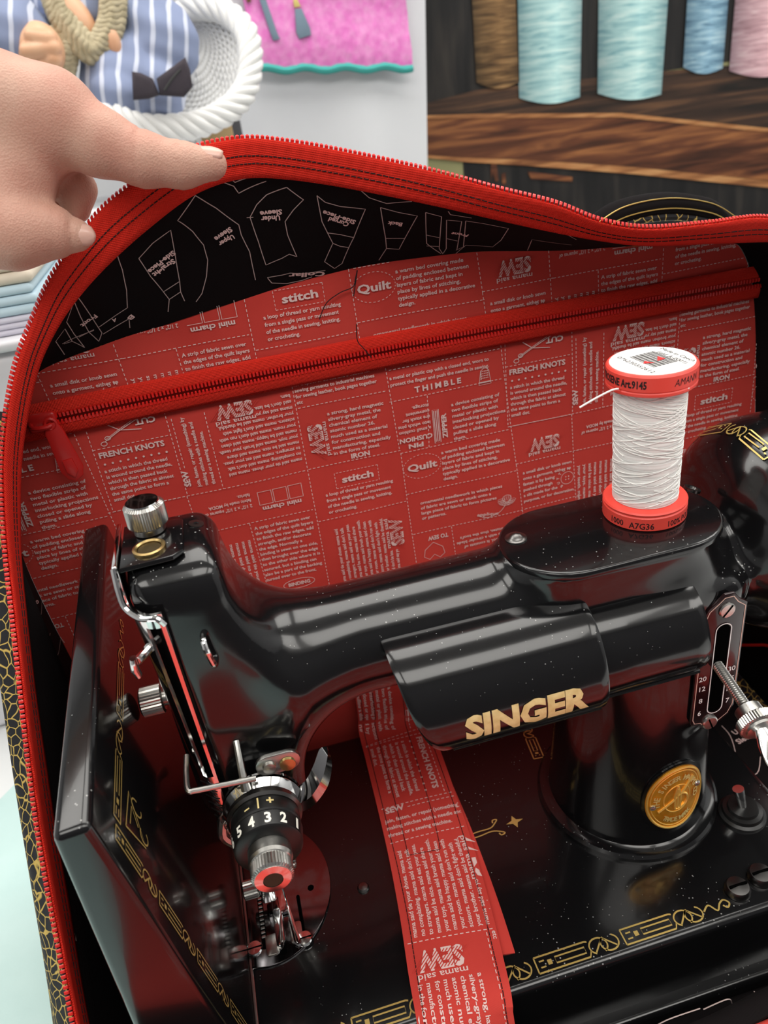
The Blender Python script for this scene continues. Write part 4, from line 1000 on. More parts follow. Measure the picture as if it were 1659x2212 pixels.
put('indicator_marks', join(lay(line2d([(-.6, 50.0), (-.6, 44.4)], .7), fnI), lay(line2d([(3.0, 46.6), (6.2, 46.6)], .8), fnI), lay(line2d([(4.6, 45.0), (4.6, 48.2)], .8), fnI), lay(line2d([(-7.0, 48.2), (-4.6, 47.9)], .8), fnI)), M['gold_text'], ind, smooth=False)
nums = []
for k, ch in enumerate('1 2 3 4 5 6 7 8'.split()):
    u = 16.6 - 7.1 * k
    V, F = place_text(ch, 0, 0, 4.6, 3.1, 0, .035); nums.append((np.stack([u + V[:, 0] - 1.3, 57.6 - V[:, 1]], 1), F))
put('dial_numbers', join(*[lay(q, fnD) for q in nums]), M['white_paint'], dl, smooth=False)
# wire guide, check spring, hook and screws around it
put('wire_guide', tube(crom([(-231, -24, 152), (-231.5, -34, 151), (-231, -42.5, 150.6), (-228, -43.4, 150.2), (-218, -43.2, 149), (-203, -42.6, 147)], 5), 1.25, 10), M['steel'], tn)
put('guide_post', tube([(-208.5, -27, 156), (-208.6, -38, 146), (-208.5, -41, 140)], [1.5, 1.7, 2.2], 10), M['steel'], tn)
hk = [(-188, -33, 125), (-183, -36, 131), (-178, -36, 139), (-174, -33, 144), (-170.6, -30.5, 142), (-170, -33, 134), (-174, -37, 125), (-182, -38.5, 117), (-189, -38, 114)]
hkc = crom(hk[:5], 5); hkd = crom([hk[8], hk[7], hk[6], hk[5], hk[4]], 5)
put('thread_hook', thicken(grid(np.stack([hkc, (hkc + hkd) / 2 + np.array([0, -2.4, 0]), hkd], 1)), .9), M['chrome'], tn)
br = put('guide_bracket', prism([(x, y) for x, y in stadium(-203, -183, 139, 150, 8)], (0, -33.5, 0), (1, 0, 0), (0, 0, 1), 2.0, .6), M['steel'], tn)
put('bracket_screw', lathe([(3.6, 0), (3.4, 1.2), (.3, 1.5)], (-189, -35.5, 143.5), ax, 24), M['brass'], br)
put('bracket_screw', lathe([(3.0, 0), (2.8, 1.6), (.3, 1.9)], (-197, -35.5, 144.5), ax, 24), M['steel'], br)
cs = [(-222 + 3.0 * math.cos(k * .9) + k * .15, -31 - .25 * k, 118 + 3 * math.sin(k * .9) - k * .35) for k in range(26)]
put('check_spring', tube(cs, .55, 6), M['steel'], tn)
put('coil_guide', tube(crom([(-224, -27, 112), (-226, -30, 104), (-221, -30, 96)], 4), 2.3, 8), M['steel'], tn)

# ---- lamp housing along the arm front, with gold lettering
def section(f_, dz=0):
    pts = [(-23, 187), (-34, 186), (-44, 180.5), (-51, 171.5), (-55, 161), (-55.5, 151), (-52.5, 143), (-48, 139.2)]
    return crom([(0, -20 + (y + 20) * f_, 165 + (z - 165) * f_ + dz) for y, z in pts], 5)
S1 = section(1.0); S2 = section(.86, -1)
xa = [-138.2, -137, -134, -128, -118, -100, -80, -62, -50, -46.5, -45.6]
G = []
for x in xa:
    e = 1.0
    row = []
    nS = len(S1)
    for j, p in enumerate(S1):
        t = j / (nS - 1); xx = x
        if x < -100:    # rounded lower left corner
            lim = -138.2 + 22 * t ** 2.4; xx = max(x, lim) if x > -138.2 else lim
            xx = lim + (x + 138.2) * (-100 - lim) / (38.2)
        ins = 1.6 if (x <= -138) else (.5 if x <= -137 else (1.2 if x >= -45.7 else (.4 if x >= -46.6 else 0)))
        row.append((xx, p[1] + ins * .8, p[2] - ins * .2))
    G.append(row)
lh = put('lamp_housing', thicken(grid(np.array(G)), 2.2), LQ, mc, angle=60)
G = [[(x, p[1] + (1.0 if (x > 5.5 or x < -45.5) else 0), p[2]) for p in S2] for x in (-46.4, -44.8, -30, -15, 0, 4, 6, 7)]
put('lamp_end_housing', thicken(grid(np.array(G)), 2.0), LQ, lh, angle=60)
# closing caps of the housings and polished lower lip
capb = [(p[1] + 1.2, p[2] - .3) for p in S2]; capb = capb + [(-30, 139), (-18, 150), (-16, 180)]
put('housing_cap', prism(capb, (4.6, 0, 0), (0, 1, 0), (0, 0, 1), 1.4), LQ, lh, angle=50)
put('housing_lip', join(tube([(-117, -47.6, 138.6), (-46, -47.6, 138.6)], 1.5, 10), tube([(-45, -44, 140.2), (6, -44, 140.2)], 1.4, 10)), LQ, lh)
sl1 = np.r_[0, np.cumsum(np.linalg.norm(np.diff(S1, axis=0), axis=1))]
def housing_map(u, v):
    y = np.interp(v, sl1, S1[:, 1]); z = np.interp(v, sl1, S1[:, 2]); y2 = np.interp(v + .5, sl1, S1[:, 1]); z2 = np.interp(v + .5, sl1, S1[:, 2])
    ny, nz = -(z - z2), (y - y2); l = np.sqrt(ny ** 2 + nz ** 2) + 1e-9; s_ = np.where(ny > 0, -1, 1)
    return np.stack([u, y + s_ * ny / l * .35, z + s_ * nz / l * .35], 1)
VT, FT = refine(place_text('SINGER', 0, 0, 11.6, 57, 0, .05), 1.6)
vb = float(np.interp(149.6, S1[::-1, 2], sl1[::-1]))
put('gold_lettering', lay((np.stack([-112.5 + VT[:, 0], vb - VT[:, 1]], 1), FT), housing_map), M['gold_text'], lh, smooth=False, label='raised gold maker lettering')

# ---- stitch-length plate and lever
YS = -33.2
plo = [(11.5, 95), (12, 158), (15, 166), (19.5, 169.5), (23, 172.6), (28, 172.5), (31, 168.5), (35.6, 165), (35.6, 100), (33, 94), (28, 90.5), (24, 87.2), (19.5, 88), (16.5, 91.5), (12.8, 92.2)]
M['brown_plate'] = P('dark_burgundy_plate', (.020, .006, .007), .18, .2, coat=.4)
sp_ = put('stitch_plate', prism(plo, (0, YS, 0), (1, 0, 0), (0, 0, 1), 1.4, .4), M['brown_plate'], mc)
cx_, cz_ = 24, 130
put('plate_border', lay(line2d([(cx_ + (x - cx_) * .91, cz_ + (z - cz_) * .955) for x, z in plo], .5, True), plane_map((0, YS - 1.52, 0), (1, 0, 0), (0, 0, 1))), P('pale_line', lin(214, 190, 176), .4, .4), sp_, smooth=False)
slot = [(y, x) for x, y in stadium(99, 155, 20.6, 27.8, 10)]
put('lever_slot', prism([(x, z) for x, z in slot][::-1], (0, YS - 1.5, 0), (1, 0, 0), (0, 0, 1), -.25), M['hole'], sp_)
put('slot_border', lay(line2d([(24.2 + (x - 24.2) * 1.14, 127 + (z - 127) * 1.02) for x, z in slot], .55, True), plane_map((0, YS - 1.8, 0), (1, 0, 0), (0, 0, 1))), M['label_white'], sp_, smooth=False)
tx_ = []
for s_, x, z in (('20', 13.6, 122), ('12', 13.6, 115.5), ('8', 14.8, 107.5), ('6', 14.8, 99), ('30', 29.3, 124), ('15', 29.3, 117.5), ('10', 29.3, 111), ('7', 30.2, 103)):
    tx_.append(lay(place_text(s_, x, z, 3.0, None, 0, .01), plane_map((0, YS - 1.6, 0), (1, 0, 0), (0, 0, 1))))
put('plate_numbers', join(*tx_), M['label_white'], sp_, smooth=False)
for x, z, a in ((24.6, 163.5, .9), (22.5, 92.2, -1.2)):
    s0 = put('plate_screw', lathe([(4.3, 0), (4.2, .7), (3.6, 1.2), (.2, 1.3)], (x, YS - 1.4, z), ax, 28), M['steel'], sp_)
    d = np.array([math.cos(a), 0, math.sin(a)]); put('screw_slot', tube([np.array([x, YS - 2.75, z]) - d * 3.6, np.array([x, YS - 2.75, z]) + d * 3.6], .42, 4), M['hole'], s0)
lv0 = np.array([23.5, -30, 131.0]); lvd = np.array([-.06, -1, -.20]); lvd /= np.linalg.norm(lvd)
lv = put('stitch_lever', tube([lv0, lv0 + lvd * 32], 2.3, 14), M['steel'], mc)
put('lever_thread', join(*[lathe([(2.3, 0), (2.75, .45), (2.3, .9)], lv0 + lvd * (4 + k * 1.15), lvd, 16) for k in range(22)]), M['steel'], lv, kind='stuff')
put('lever_nut', join(lathe([(4.2, 0), (6.2, 1), (6.4, 6), (6, 7)], lv0 + lvd * 30, lvd, 36), knurl(9.2, 36.5, 41.5, lv0, lvd, 46, .45, bev=.5), lathe([(7, 41), (6.6, 42.6), (3.5, 43)], lv0, lvd, 30)), M['steel'], lv, angle=20)
fng = []
for k in range(9):
    t = k / 8; w = 2.6 + 4.6 * math.sin(math.pi * min(1, t * .9 + .05)) * (1 if t < .95 else .7); th_ = 2.6 - 1.5 * t
    c = lv0 + lvd * (42 + 30 * t) + np.array([0, 0, -2.5 * t * t]); fng.append([c + np.array([math.cos(a) * w, 0, math.sin(a) * th_]) for a in np.linspace(0, 2 * math.pi, 20, endpoint=False)])
V = np.array(fng).reshape(-1, 3); F = [(i * 20 + k, i * 20 + (k + 1) % 20, (i + 1) * 20 + (k + 1) % 20, (i + 1) * 20 + k) for i in range(8) for k in range(20)] + [tuple(range(20)), tuple(160 + k for k in range(20))]
put('lever_finger_grip', (V, F), M['chrome'], lv)

# ---- oval gold badge on the pillar
def pill_map(off):
    def fn(u, v):
        a = u / 46.0; r = 47 - 11 * v / 165 * 1.0 + off
        return np.stack([4 + r * np.sin(a), 12 - r * np.cos(a) - v * .02, v], 1)
    return fn
def ell(cx, cz, a, b, n=48): return [(cx + a * math.cos(2 * math.pi * k / n), cz + b * math.sin(2 * math.pi * k / n)) for k in range(n)]
BX, BZ = 4.0, 41.0
mt = P('embossed_gold', lin(240, 172, 52), .3, .6, bump=('noise', 420, .25), var=(lin(206, 128, 26), 90, .8)); M['badge_gold'] = mt
def oval(a, b, off0, off1):
    V = [];  F = []
    n = 48; o0 = np.array(ell(BX, BZ, a, b)); 
    for k_, (s_, off) in enumerate(((1, off0), (1, off1), (.6, off1), (.25, off1), (.02, off1))):
        q = np.array(ell(BX, BZ, a * s_, b * s_)); V.append(pill_map(off)(q[:, 0], q[:, 1]))
    for i in range(4):
        for k in range(n): F.append((i * n + k, i * n + (k + 1) % n, (i + 1) * n + (k + 1) % n, (i + 1) * n + k))
    return np.vstack(V), F
put('badge_surround', oval(20.2, 24.4, .2, 1.3), LQ, mc)
bd = put('badge', oval(18.4, 22.4, 1.2, 1.9), mt, mc)
def rim(a, b, w, off): q = np.array(ell(BX, BZ, a, b)); q = np.vstack([q, q[:1]]); return tube(pill_map(off)(q[:, 0], q[:, 1]), w, 6)
em = [rim(17.4, 21.4, .7, 1.9), rim(15.6, 19.4, .3, 1.9), rim(8.2, 9.6, .35, 1.9)]
for q in ([(BX, BZ + 9), (BX + 1.8, BZ + 2), (BX + 1.4, BZ - 7), (BX - 1.4, BZ - 7), (BX - 1.8, BZ + 2), (BX, BZ + 9)], [(BX - 11, BZ - 7), (BX - 3, BZ - 1), (BX + 4, BZ + 5), (BX + 10, BZ + 12)], arc2d((BX + 2, BZ - 2), 4.5, 5, -120, 120, 12), [(BX, BZ + 7), (BX, BZ - 6)]):
    q = np.array(q, float); em.append(tube(pill_map(2.1)(q[:, 0], q[:, 1]), .75, 6))
arcs = []
def ring_text(s_, a0, a1, ra, rb, hgt, flip):
    for k, ch in enumerate(s_):
        if ch == ' ': continue
        t = math.radians(a0 + (a1 - a0) * k / (len(s_) - 1)); u, v = BX + ra * math.cos(t), BZ + rb * math.sin(t)
        V, F = place_text(ch, u, v, hgt, None, math.degrees(t) - 90 + (180 if flip else 0), .03, center=True)
        arcs.append(lay((V, F), pill_map(2.4)))
ring_text('THE SINGER MANFG CO', 190, -10, 12.4, 15.2, 3.3, False)
ring_text('TRADE MARK', 235, 305, 12.4, 15.0, 3.0, True)
put('badge_emblem', join(*em), P('gold_relief', lin(255, 206, 104), .3, .6), bd)
put('badge_lettering', join(*arcs), P('gold_relief_pale', lin(255, 224, 140), .35, .5), bd, smooth=False)
for sx in (-1, 1):
    p = pill_map(1.8)(np.array([BX + sx * 14.2]), np.array([BZ + sx * 3.0]))[0]
    put('badge_rivet', lathe([(1.9, 0), (1.7, .8), (.8, 1.4), (.1, 1.5)], p, p - np.array([4, 12, p[2]]), 16), M['steel'], bd)

# ---- folding bed leaf standing upright at the left
LF = dict(hf=np.array([-233.5, -84, 2.0]), hb=np.array([-236, 114, 2.0]), tf=np.array([-256, -85, 190.0]), tb=np.array([-260, 114, 205.0]))
def leaf(u, v, off=0):
    """u from front to back 0..1, v from hinge to top 0..1"""
    u = np.asarray(u, float)[..., None]; v = np.asarray(v, float)[..., None]
    p = (LF['hf'] * (1 - u) + LF['hb'] * u) * (1 - v) + (LF['tf'] * (1 - u) + LF['tb'] * u) * v
    return p + np.array([off, 0, off * .1])
ol = lambda u, v, d: leaf(np.array(u), np.array(v), -d)
put('folding_leaf', hexa([ol(0, 0, 44), ol(0, 0, 0), ol(1, 0, 0), ol(1, 0, 44), ol(.0, 1, 13), ol(0, 1, 0), ol(1, 1, 0), ol(1, 1, 13)], 3.0, 4), LQ, mc)
put('leaf_hinge', tube([(-233.8, -60, -2), (-235.5, 100, -2)], 2.0, 10), M['steel'], mc)

# ---- gold decals
def chain(n_links, L):
    """celtic key border, length L along u, about 8 wide, centred on v=0"""
    out = []; step = L / n_links; w = .75
    for k in range(n_links):
        u = k * step; a = step * .60
        out.append(line2d([(u + 1, -3.4), (u + a, -3.4), (u + a + 1.6, -1.2)], w)); out.append(line2d([(u + 1, 3.4), (u + a, 3.4)], w)); out.append(line2d([(u + 1, -3.4), (u + 1, 3.4)], w))
        out.append(line2d([(u + a * .40, -1.3), (u + a - 1, -1.3), (u + a - 1, 1.3), (u + a * .40, 1.3)], w * .9, True)); out.append(line2d([(u + 3, -1.3), (u + a * .2, -1.3)], w * .9)); out.append(line2d([(u + 3, 1.3), (u + a * .2, 1.3)], w * .9))
        out.append((np.array([(u + a * .25, -1.1), (u + a * .33, -1.1), (u + a * .33, 1.1), (u + a * .25, 1.1)]), [(0, 1, 2, 3)]))
        c = u + a + step * .13
        out.append(line2d(arc2d((c, 0), step * .10, 3.4, -60, 240, 16), w)); out.append(line2d(arc2d((c + step * .13, 0), step * .10, 3.4, 120, 420, 16), w))
        out.append(line2d([(c - step * .05, -2.4), (c + step * .06, 2.4)], w)); out.append(line2d([(c + step * .08, 2.4), (c + step * .20, -2.2)], w))
        out.append(line2d([(u + a, 3.4), (c - step * .1, 3.0)], w))
    return join2(*out)
curl = [line2d(crom([(0, 0, 0), (4, 2.5, 0), (7, -1.5, 0), (10, 1.5, 0), (13, 2.8, 0), (15, .5, 0), (13, -1.5, 0), (11.2, .2, 0)], 4)[:, :2], .9)]
def at_bed(org, d, flip=1): d = np.array(d, float); n_ = np.array([-d[1], d[0], 0]) * flip; return plane_map(np.array(org, float) + np.array([0, 0, .25]), d, n_)
put('bed_border_decal', join(lay((lambda q: (q[0] * np.array([1, 1.2]), q[1]))(chain(5, 240)), at_bed((-240 + 3, -73.5, 0), (1, 0, 0))), lay(join2(*curl), at_bed((2, -74, 0), (1, 0, 0)))), M['gold_print'], bed, smooth=False, kind='stuff')
put('bed_rear_decal', join(lay(chain(2, 62), at_bed((-36, 50, 0), (.1, .99, 0)))), M['gold_print'], bed, smooth=False, kind='stuff')
# small flourish in the middle of the bed
fo = [line2d(crom([(-20, -1.2, 0), (-4, -1.2, 0), (4, -1.6, 0), (12, -1.2, 0), (17, -3.2, 0), (19, -5, 0), (16.5, -5.6, 0), (15.6, -3.8, 0)], 4)[:, :2], .8), line2d(crom([(-20, 1.2, 0), (-4, 1.2, 0), (4, 1.6, 0), (12, 1.2, 0), (16, 3.4, 0), (18, 5.4, 0), (15.6, 5.8, 0), (14.8, 4, 0)], 4)[:, :2], .8),
      line2d(arc2d((-4, 0), 3.4, 4.4, 40, 320, 16), .8), (np.array([(22, 0), (26, 1.2), (27.5, 4.4), (29, 1.2), (33, 0), (29, -1.2), (27.5, -4.4), (26, -1.2)]), [tuple(range(8))])]
put('bed_flourish_decal', lay(join2(*fo), at_bed((-97, 9, 0), (1, .05, 0))), M['gold_print'], bed, smooth=False, kind='stuff')
# leaf decals: along the top and down the front edge
lw = 198.0
def leaf_map(off=.35): return lambda u, v: leaf(u / lw, v / 190.0, off)
V1, F1 = chain(2, 118); top_d = (np.stack([18 + V1[:, 0] * .9, 168 + V1[:, 1] * .9], 1), F1)
V2_, F2 = chain(4, 170); frn = (np.stack([13 + V2_[:, 1] * .9, 170 - V2_[:, 0]], 1), F2)
cu = [(V + np.array([0, 0]), F) for V, F in curl]; cu = [(np.stack([124 + V[:, 0] * .9, 168 + V[:, 1] * .9], 1), F) for V, F in curl]
cm = [line2d([(22, 160), (40, 158), (34, 150), (26, 140), (22, 160)], .8), line2d([(26, 156), (35, 155), (30, 148)], .8), line2d(arc2d((38, 150), 3, 5, 0, 300, 14), .8), line2d(arc2d((30, 142), 3, 4, 60, 330, 14), .8)]
put('leaf_border_decal', lay(join2(top_d, frn, *cu, *cm), leaf_map()), M['gold_print'], mc, smooth=False, kind='stuff')
# gold key band on the domed end
def dome_map(u, v):
    a = (u - 30) / 57.0; x = 62 + v * .9; r = 57 - 34 + np.sqrt(np.maximum(34 ** 2 - np.maximum(78 - x, 0) ** 2, 0)) + 1.0
    return np.stack([x, 14 - r * np.sin(-a), 172 + r * np.cos(a)], 1)
V3, F3 = chain(3, 110); put('dome_band_decal', lay((np.stack([V3[:, 0] - 28, V3[:, 1]], 1), F3), dome_map), M['gold_print'], mc, smooth=False, kind='stuff')
# hand wheel beyond the dome and motor behind the pillar
put('hand_wheel', lathe([(20, 150), (52, 151), (57, 153), (58, 157), (57, 163), (52, 166), (40, 167), (12, 168)], (0, 14, 172), (1, 0, 0), 72), LQ, mc)
mo = put('motor', lathe([(12, 52), (34, 54), (37, 60), (37, 118), (33, 124), (10, 126)], (14, 0, 70), (.25, 1, 0), 48), LQ, mc) if False else None

# ---- switch and terminals on the bed's right end
sw = put('switch_collar', lathe([(13, 0), (13, 1.5), (11.4, 2.6), (10.8, 4.5), (8.6, 5), (8, 6.8), (5, 7)], (57, -28, 0), (0, 0, 1), 40), M['black_plain'], mc)
put('switch_toggle', tube([(57, -28, 5), (55.5, -26, 14), (54.5, -25, 19)], [2.2, 2.8, 3.2], 14), M['chrome'], sw)
for x, y in ((25, -69), (41, -66)):
    t0 = put('terminal_screw', lathe([(6.6, 0), (6.6, 2.4), (5.6, 4.2), (.3, 5)], (x, y, .3), (0, 0, 1), 28), M['dark_steel'], mc)
    put('screw_slot', box(x - 5, x + 5, y - .6, y + .6, 3.2, 5.6), M['hole'], t0)

# ================================================================== thread spool on its pin
spl = thing('thread_spool', (0, 0, 205), 'white thread on a coral plastic spool standing on the machine top', 'thread spool')
r_ = 19.2
lf_ = put('lower_flange', lathe([(18.6, .2), (r_, .8), (r_, 6.8), (18.7, 7.3), (18.7, 8.2), (r_, 8.6), (18.6, 9.3), (13, 9.6)], (0, 0, 205), (0, 0, 1), 72), M['coral'], spl)
uf_ = put('upper_flange', lathe([(13, 64.5), (18.6, 65.2), (r_, 65.8), (r_, 66.8), (18.8, 67.3), (r_, 67.8), (r_, 74), (18.6, 74.8), (17.9, 75)], (0, 0, 205), (0, 0, 1), 72), M['coral'], spl)
tc_ = []
Vw = []; 
prof = []
for k in range(0, 111):
    h = 9.4 + 55.4 * k / 110; prof.append((14.9 - .35 * math.cos(math.pi * (k / 110)) + (.2 if k % 2 else -.16) + .15 * math.sin(k * .33) + .1 * math.sin(k * 2.3), h))
cw = put('wound_thread', lathe(prof, (0, 0, 205), (0, 0, 1), 64), M['white_thread'], spl, angle=0)
hel = []
for s_ in range(110):
    a0 = rng.uniform(0, 6.28); h0 = rng.uniform(11, 62); sl__ = rng.choice([-1, 1]) * rng.uniform(1.5, 7)
    T_ = np.linspace(0, 2.6, 24); hh = np.clip(h0 + sl__ * (T_ - 1.3) / 1.3, 10, 64.2)
    rr = 14.9 - .35 * np.cos(np.pi * (hh - 9.4) / 55.4) + .3
    hel.append(tube(np.stack([rr * np.cos(a0 + T_), rr * np.sin(a0 + T_), 205 + hh], 1), .2, 5))
put('crossing_thread', join(*hel), M['white_thread'], cw, kind='stuff')
put('thread_end', tube(crom([(-18.6, -6, 205 + 68), (-21.5, -5.2, 205 + 67.6), (-28, -4, 205 + 65), (-35, -3, 205 + 61.8)], 5), .42, 6), M['white_thread'], spl)
put('thread_end', tube(crom([(7, -18, 205 + 67.1), (3, -17, 205 + 65), (-4, -15.5, 205 + 63.4), (-10, -11.2, 205 + 61.5)], 5), .3, 6), M['white_thread'], spl)
lb = put('top_label', lathe([(17.8, 0), (17.6, .25), (.2, .25)], (0, 0, 280.0), (0, 0, 1), 64), M['label_white'], spl)
fnl = lambda rot: (lambda u, v: plane_map((0, 0, 280.34), (math.cos(rot), math.sin(rot), 0), (-math.sin(rot), math.cos(rot), 0))(u, v))
rot = math.radians(-84)
fr = fnl(rot)
bars = []
x = -8.0
bw = [.5, .3, .9, .3, .4, .7, .3, .3, 1.0, .4, .3, .6, .3, .8, .3, .5, .4, .3, .7, .3]
for k, w in enumerate(bw):
    bars.append((np.array([(-11 + 0, x), (9, x), (9, x + w), (-11, x + w)]) * np.array([.85, .62]) + np.array([.5, .0]), [(0, 1, 2, 3)])); x += w + (.45 if k % 3 else .7)
lab = [lay(join2(*bars), fr), lay(place_text('0762303526I2'.replace('I', '1'), -12, -9.6, 2.2, 25, 0), fr), lay(place_text('(old A-0001)', -7, 7.4, 2.2, 19, 0), fr), lay(place_text('Made in Czech', -10, 11.2, 2.2, 22, 0), fr)]
put('label_print', join(*lab), M['print_black'], lb, smooth=False)
put('label_arrow', lay((np.array([(-1.5, -4), (3.2, 1.2), (-2.2, 2.4)]), [(0, 1, 2)]), fnl(rot + 2.4)) if False else join(lay((np.array([(-4.2, -1.2), (.2, -3.0), (-2.2, 1.2)]) + np.array([-1.2, -1.0]), [(0, 1, 2)]), plane_map((0, 0, 280.42), (1, 0, 0), (0, 1, 0))), lay((np.array([(1.0, -2.6), (5.4, -1.8), (4.2, 2.6)]), [(0, 1, 2)]), plane_map((0, 0, 280.42), (1, 0, 0), (0, 1, 0)))), M['teal_print'], lb, smooth=False)
def flange_map(u, v): a = u / r_; return np.stack([(r_ + .08) * np.sin(a), -(r_ + .08) * np.cos(a), v], 1)
# camera looks from the front left, so the print is centred there
c0_ = -r_ * math.radians(24)
put('upper_print', join(lay(place_text('METROSENE Art.9145', c0_ - 33.5, 205 + 69.3, 3.2, 29.5, 0, .035), flange_map), lay(place_text('AMANN', c0_ + 7.2, 205 + 69.5, 3.1, 13.5, 0, -.004, shear=.2), flange_map)), M['print_black'], uf_, smooth=False)
put('lower_print', join(lay(place_text('1000', c0_ - 19, 206.9, 3.0, 7.4, 0, .012), flange_map), lay(place_text('A7G36', c0_ - 8.8, 206.6, 3.1, 11.2, 0, .012), flange_map), lay(place_text('100% POLYESTER', c0_ + 8.2, 206.9, 2.9, 27, 0, .012), flange_map)), M['print_black'], lf_, smooth=False)

# ================================================================== red strap lying across the bed
strap = thing('fabric_strap', (-125, 20, 0), 'red printed cotton strap laid across the machine bed under the arm', 'strap')
cl = crom([(-116, 121.5, 62), (-117, 119, 30), (-118, 116.5, 9), (-119.5, 108, 3.2), (-120, 90, 1.6), (-121.5, 50, 1.4), (-123.5, 10, 1.6), (-127, -30, 1.8), (-131, -62, 1.8), (-133, -78, 1.4), (-134.5, -86, -2.5), (-135, -93, -14), (-135, -97, -34), (-135, -99, -50)], 8)
dl_ = np.r_[0, np.cumsum(np.linalg.norm(np.diff(cl, axis=0), axis=1))]
wd_ = np.interp(np.arange(len(cl)) / len(cl), [0, .35, .6, .8, 1], [50, 50, 49, 47, 46])
tg = np.gradient(cl, axis=0); tg /= np.linalg.norm(tg, axis=1)[:, None]
sd = np.cross(np.array([0, 0, 1.0]) * 1.0, tg); sd[:] = np.array([1.0, .06, 0]); sd -= tg * (sd * tg).sum(1)[:, None]; sd /= np.linalg.norm(sd, axis=1)[:, None]
nm_ = np.cross(sd, tg); nm_ *= np.sign((nm_ @ np.array([0, -.4, 1.0])))[:, None]
def strap_map(off):
    def fn(u, v):     # u across (mm from centre), v along
        r = np.stack([np.stack([np.interp(v, dl_, A_[:, k]) for k in range(3)], 1) for A_ in (cl, sd, nm_)])
        bulge = .8 * (1 - (2 * u / 48) ** 2)
        return r[0] + r[1] * u[:, None] + r[2] * (off + bulge)[:, None]
    return fn
U_ = np.linspace(-1, 1, 9)
def strip(wf, s0, s1, off, dx0=0, dx1=0):
    ss = np.arange(s0, s1, 4.0); G = []
    for s_ in ss:
        w = np.interp(s_, dl_, wd_) * wf / 2; t = (s_ - s0) / (s1 - s0); G.append(strap_map(off)(U_ * w + dx0 + (dx1 - dx0) * t, np.full(9, s_)))
    return grid(np.array(G))
Ltot = dl_[-1]
put('upper_layer', thicken(strip(1, 0, Ltot, .9), 1.0), M['red_fabric'], strap)
sF = float(np.interp(70, -cl[:, 1][::1] * 0 + np.arange(len(cl)), dl_))
s_end = dl_[np.argmin(np.abs(cl[:, 1] + 62) + (cl[:, 2] < 0) * 50)]
put('under_layer', thicken(strip(.94, s_end - 130, s_end, -.7, 1.0, 8.5), .9), M['red_fabric'], strap)
# stitching: two edges and a box of thread
st = []
def run(pts, off=2.2):
    pts = np.array(pts, float); L_ = np.linalg.norm(np.diff(pts, axis=0), axis=1); 
    for a, b, l in zip(pts[:-1], pts[1:], L_):
        n = max(1, int(l / 2.6))
        for k in range(n):
            q = np.array([a + (b - a) * (k + .08) / n, a + (b - a) * (k + .92) / n]); p3 = strap_map(off)(q[:, 0], q[:, 1]); st.append(tube(p3, .22, 4))
run([(-21.5, 20), (-21.5, 140), (-20.5, 200), (-19.8, Ltot - 4)]); run([(21.5, 20), (21.5, 140), (20.5, 200), (19.8, Ltot - 4)])
sb = dl_[np.argmin(np.abs(cl[:, 1] - 4) + (cl[:, 2] > 20) * 50)]
run([(-13, 30), (-13.5, sb), (5.5, sb + 1), (6, sb - 4), (7, sb - 25), (8.5, 30)])
put('strap_stitching', join(*st), M['thread_black'], strap, kind='stuff')
# the same print, turned: the repeat runs down the strap
sFK = dl_[np.argmin(np.abs(cl[:, 1] - 92) + (cl[:, 2] > 20) * 50)]
def turned(VF):
    V, F = VF; s_ = (V[:, 0] + 255) * 1.28 + sFK; u = (V[:, 1] - 227.5) * 1.2
    return np.stack([u, s_], 1), F
for nm, src, off, mk in (('printed_lettering', refine(TILE, 6), 2.25, 'white_print'), ('printed_hatching', HATCH, 2.45, 'red_fabric')):
    q = join2(*[turned(shifted(src, k * PER, 0)) for k in (-1, 0)])
    q = clip2(q, lambda u, v: (np.abs(u) < np.interp(v, dl_, wd_) / 2 - .8) & (v > 2) & (v < Ltot - 3))
    put(nm, lay(q, strap_map(off)), M[mk], strap, smooth=False, kind='stuff')

# ---- measured joints of the hand and shapes of the doll and chair (mm)
HAND={'itip': ((-164.1, 87.2, 375.2), 6.84), 'i1': ((-176.6, 88.9, 376.5), 9.02), 'i2': ((-191.4, 91.5, 380.6), 10.76), 'i3': ((-208.1, 96.0, 389.4), 13.43), 'i4': ((-225.4, 102.0, 400.9), 18.0), 'back': ((-248.1, 106.6, 408.0), 20.36), 'wr': ((-283.3, 112.6, 415.8), 21.06), 'ttip': ((-227.4, 86.1, 355.8), 7.02), 't1': ((-237.7, 86.2, 358.9), 11.13), 't2': ((-251.2, 85.2, 361.2), 15.31), 't3': ((-271.4, 88.8, 369.4), 19.39), 'm1': ((-223.9, 109.8, 372.0), 7.5), 'm2': ((-233.9, 113.0, 378.6), 9.94), 'm3': ((-226.9, 109.4, 364.2), 6.3), 'web': ((-248.8, 97.8, 379.9), 17.77)}
